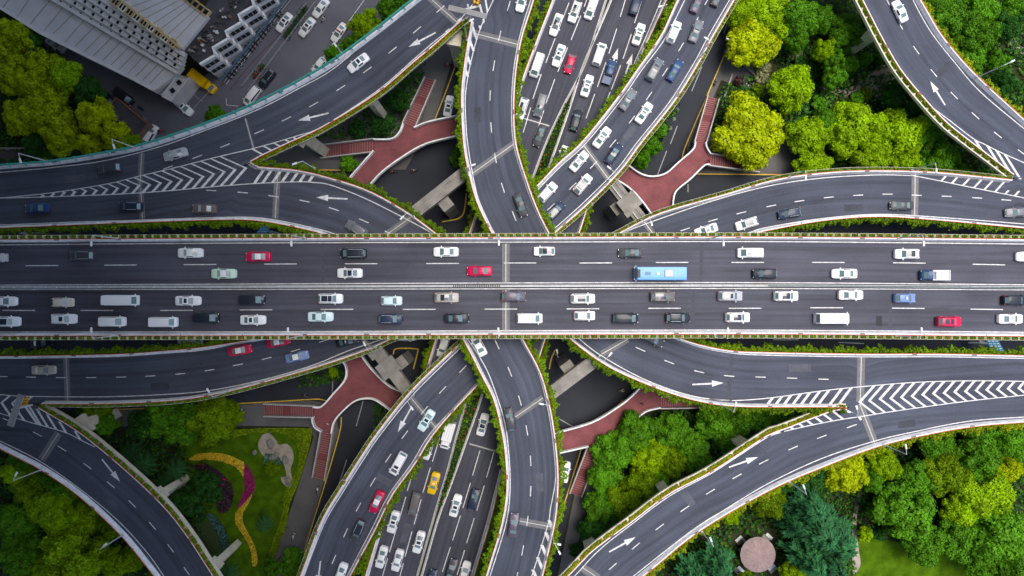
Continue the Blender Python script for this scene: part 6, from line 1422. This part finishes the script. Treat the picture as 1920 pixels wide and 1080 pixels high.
for v in V:
    lane, x, y, hd, kind, col, ex = v; z = LANES[lane][0]; parts, st = proto(kind)
    p = P(x, y, z + 1.0); root = empty(NM[kind], (p.x, p.y, z), math.radians(hd))
    root.location.z = z
    tag(root, vlabel(v), NOUN[kind][0], LANES[lane][3])
    wide = kind in ('cab', 'pickcab')
    for (n, me, loc, sl) in parts:
        o = bpy.data.objects.new(n, me); COL.objects.link(o); o.parent = root; o.location = loc
        if sl == 'paint':
            o.material_slots[0].link = 'OBJECT'; o.material_slots[0].material = PC[col]
    for (n, me, sl) in (extra(kind, ex) if ex else []):
        o = bpy.data.objects.new(n, me); COL.objects.link(o); o.parent = root
        if sl == 'paint': o.material_slots[0].link = 'OBJECT'; o.material_slots[0].material = PC[col]
    if kind == 'minibus' and x == 226: root.scale = (1.04, .97, .95)

# ------------------------------------------------------------------ people and two wheelers
SKIN = mat("skin", (.42, .25, .17), .6, 0); HAIR = mat("black_hair", (.012, .010, .010), .6, 0)
def body_mesh(pose, shirt, trousers):
    "one continuous skinned figure; pose: walk or ride"
    J = {}
    if pose == 'walk':
        J = dict(hip=(0, 0, .92), belly=(0, 0, 1.10), chest=(.02, 0, 1.33), neck=(.03, 0, 1.50), head=(.05, 0, 1.62), top=(.04, 0, 1.74), ls=(.02, .19, 1.42), le=(.10, .25, 1.14), lh=(.26, .22, .94), rs=(.02, -.19, 1.42), re=(-.08, -.25, 1.14), rh=(-.10, -.24, .88),
                 lt=(0, .10, .88), lk=(-.06, .10, .48), lf=(-.24, .10, .10), lo=(-.10, .11, .04), rt=(0, -.10, .88), rk=(.14, -.10, .49), rf=(.20, -.10, .07), ro=(.38, -.10, .04))
    else:
        J = dict(hip=(-.15, 0, .86), belly=(-.10, 0, 1.04), chest=(.02, 0, 1.26), neck=(.08, 0, 1.42), head=(.12, 0, 1.54), top=(.11, 0, 1.66), ls=(.03, .19, 1.34), le=(.26, .27, 1.12), lh=(.52, .25, 1.02), rs=(.03, -.19, 1.34), re=(.26, -.27, 1.12), rh=(.52, -.25, 1.02),
                 lt=(-.13, .10, .84), lk=(.26, .14, .70), lf=(.16, .14, .30), lo=(.34, .14, .25), rt=(-.13, -.10, .84), rk=(.28, -.14, .66), rf=(.20, -.14, .28), ro=(.38, -.14, .23))
    R = dict(hip=.15, belly=.135, chest=.16, neck=.06, head=.105, top=.075, ls=.075, le=.05, lh=.038, rs=.075, re=.05, rh=.038, lt=.095, lk=.065, lf=.045, lo=.04, rt=.095, rk=.065, rf=.045, ro=.04)
    E = [('hip', 'belly'), ('belly', 'chest'), ('chest', 'neck'), ('neck', 'head'), ('head', 'top'), ('chest', 'ls'), ('ls', 'le'), ('le', 'lh'), ('chest', 'rs'), ('rs', 're'), ('re', 'rh'), ('hip', 'lt'), ('lt', 'lk'), ('lk', 'lf'), ('lf', 'lo'), ('hip', 'rt'), ('rt', 'rk'), ('rk', 'rf'), ('rf', 'ro')]
    ks = list(J); me = bpy.data.meshes.new("person_skeleton"); me.from_pydata([J[k] for k in ks], [(ks.index(a), ks.index(b)) for a, b in E], [])
    o = bpy.data.objects.new("tmp", me); COL.objects.link(o); o.modifiers.new("s", 'SKIN'); sv = me.skin_vertices[0].data
    for i, k in enumerate(ks): sv[i].radius = (R[k], R[k]); sv[i].use_root = (k == 'hip')
    o.modifiers.new("u", 'SUBSURF').levels = 1
    dg = bpy.context.evaluated_depsgraph_get(); m2 = bpy.data.meshes.new_from_object(o.evaluated_get(dg)); bpy.data.objects.remove(o)
    m2.materials.clear()
    for m in (SKIN, shirt, trousers, HAIR): m2.materials.append(m)
    hz = J['hip'][2]
    for p in m2.polygons:
        c = p.center; z = c.z; p.use_smooth = True
        arm = abs(c.y) > .19 and z < J['le'][2] + .02 and c.z > .8
        p.material_index = (2 if z < hz + .02 and not (arm and abs(c.y) > .2) else 0 if arm else 1) if z < J['neck'][2] - .03 else (3 if z > J['head'][2] + .05 or c.x < J['head'][0] - .04 and z > J['head'][2] - .06 else 0)
    return m2
CL = {'black': mat("cloth_black", (.02, .02, .022), .9, 0), 'white': mat("cloth_white", (.65, .65, .64), .9, 0), 'blue': mat("cloth_blue", (.04, .10, .30), .9, 0), 'pink': mat("cloth_pink", (.50, .16, .22), .9, 0), 'grey': mat("cloth_grey", (.12, .12, .13), .9, 0)}
BM = {}
def figure(pose, a, b):
    if (pose, a, b) not in BM: BM[(pose, a, b)] = body_mesh(pose, CL[a], CL[b])
    return BM[(pose, a, b)]
for x, y, z, hd, a, b, lb in ((1327, 303, ZP, 200, 'black', 'grey', "person in black walking at the head of the red footbridge's right stairs"), (1203, 756, ZP, 60, 'black', 'black', "person in black walking on the lower right red footbridge"), (617, 793, ZP, 250, 'white', 'black', "person in white shirt walking on the lower left red footbridge"), (612, 814, 3.9, 265, 'pink', 'blue', "person in pink top on the lower left footbridge stairs"), (540, 987, .01, 150, 'black', 'black', "person in black walking on the pavement beside the lime hedge"), (555, 997, .01, 70, 'white', 'grey', "person in white walking on the lower left pavement"), (596, 322, .01, 0, 'grey', 'black', "person in grey crossing the street under the left ramps"), (457, 767, .01, 0, 'white', 'black', "person in white beside the yellow line below the left ramp")):
    p = P(x, y, z); r = empty("person", (p.x, p.y, z), math.radians(hd)); tag(r, lb, "person"); link("body", figure('walk', a, b), r)
def bike_mesh():
    m = MB(); parts = {}
    for n, x in (("w", .62), ("w2", -.62)):
        m = MB(); m.tube((0, -.05, 0), (0, .05, 0), .27, n=14, m=0); m.tube((0, -.06, 0), (0, .06, 0), .15, n=10, m=1); parts[n] = (m.mesh("wheel", [TYRE, RIM]), (x, 0, .27))
    m = MB(); v = []
    m.box((-.35, 0, .52), (.75, .30, .36), 0, 0, .8); m.box((.12, 0, .32), (.62, .28, .10), 0, 0); m.box((.48, 0, .62), (.14, .32, .62), 0, 0, .8); m.tube((.62, 0, .27), (.44, 0, .98), .045, n=8); parts["body"] = (m.mesh("scooter_body", [PC['white']]), (0, 0, 0))
    m = MB(); m.box((-.36, 0, .76), (.72, .28, .12), 0, 0, .9); parts["seat"] = (m.mesh("seat", [DARK]), (0, 0, 0))
    m = MB(); m.tube((.44, -.34, 1.0), (.44, .34, 1.0), .022, n=6); parts["handlebar"] = (m.mesh("handlebar", [DARK]), (0, 0, 0)); return parts
BK = bike_mesh()
def scooter(x, y, z, hd, col, label, rider=None, group=None):
    p = P(x, y, z); r = empty("motor_scooter", (p.x, p.y, z), math.radians(hd)); tag(r, label, "scooter", group)
    for n, (me, loc) in BK.items():
        o = link(n.replace("w2", "wheel") if n != "w" else "wheel", me, r); o.location = loc
        if n == "body": o.material_slots[0].link = 'OBJECT'; o.material_slots[0].material = PC[col]
    if rider:
        q = empty("person", (p.x, p.y, z), math.radians(hd)); tag(q, rider[2], "person"); link("body", figure('ride', rider[0], rider[1]), q)
scooter(738, 323, .02, 180, 'red', "red scooter with rider crossing the dark street below the footbridge, left one", ('black', 'black', "person in black riding the left scooter below the upper left footbridge"))
scooter(777, 321, .02, 200, 'black', "dark scooter with rider crossing the dark street below the footbridge, right one", ('pink', 'black', "person in pink riding the right scooter below the upper left footbridge"))
scooter(1165, 731, .02, 10, 'black', "dark scooter with rider in the dark street left of the lower right ramp", ('white', 'grey', "person in white riding across the dark lower right street"))
scooter(574, 740, .02, 10, 'black', "dark scooter with rider under the lower left footbridge", ('blue', 'black', "person in blue riding under the lower left footbridge"))
scooter(1340, 155, .02, 255, 'blue', "blue scooter with rider beside the yellow line at the upper right", ('blue', 'grey', "person in blue riding along the upper right pavement"))
scooter(840, 123, .02, 180, 'red', "small red scooter with rider on the street beside the gore pier", ('pink', 'grey', "person in pink riding beside the upper pier"))
scooter(608, 37, .02, 232, 'white', "white scooter with rider between the yard street's cars", ('white', 'black', "person in white riding up the yard street"))
scooter(318, 438, .02, 180, 'black', "dark scooter with rider in the shaded street above the deck", ('black', 'black', "person in black riding the shaded street above the deck"))
scooter(550, 1007, .02, 75, 'white', "white scooter parked on the pavement beside the garden, upper one", None)
scooter(596, 918, .02, 80, 'white', "white scooter parked beside the foot of the lower left stairs", None)
scooter(266, 204, .02, -40, 'black', "dark scooter parked beside the brown roofed hut, upper one", None); scooter(272, 222, .02, -40, 'silver', "silver scooter parked beside the brown roofed hut, lower one", None); scooter(303, 246, .02, 0, 'red', "red scooter parked on the yard beside the white car", None)
rs_ = random.Random(12); n_ = 0
for row in range(2):
    for i in range(20):
        t = i / 20; 
        if rs_.random() < .12: continue
        x, y = 424 + 100 * t + row * 8 - 2, 138 - 128 * t + row * 7
        if y < -8: continue
        scooter(x, y, .02, 142 + rs_.uniform(-12, 12), rs_.choice(['white', 'silver', 'black', 'dark', 'white', 'red', 'navy']), "scooter in the parked double row along the zigzag building's foot", None, "scooters parked along the zigzag building")
# ------------------------------------------------------------------ added unseen blocker above the camera, put there to darken the left side
rng = np.random.default_rng(77); m = MB(); NX, NY = 46, 30
def cl(u, v, s):
    x = -640 + 648 * u; y = -300 + 600 * v
    e = min(u, 1 - u, v, 1 - v) * 2; t = max(0, e) ** .5
    wob = 14 * math.sin(v * 19) + 9 * math.sin(v * 41 + 2)
    return (x + wob * u, y + 12 * math.sin(u * 23), 178 + s * t * (26 + 9 * math.sin(u * 31 + v * 17) + 7 * math.sin(v * 53)))
for s in (-.35, 1):
    o = len(m.v)
    for i in range(NX + 1):
        for j in range(NY + 1): m.v.append(cl(i / NX, j / NY, s))
    for i in range(NX):
        for j in range(NY):
            a = o + i * (NY + 1) + j; q = (a, a + NY + 1, a + NY + 2, a + 1); m.f.append(q if s > 0 else q[::-1]); m.m.append(0)
tag(m.build("shade_blocker", mat("shade_blocker_white", (.7, .7, .72), 1, .05, .02, spec=0), None, True), kind="structure")
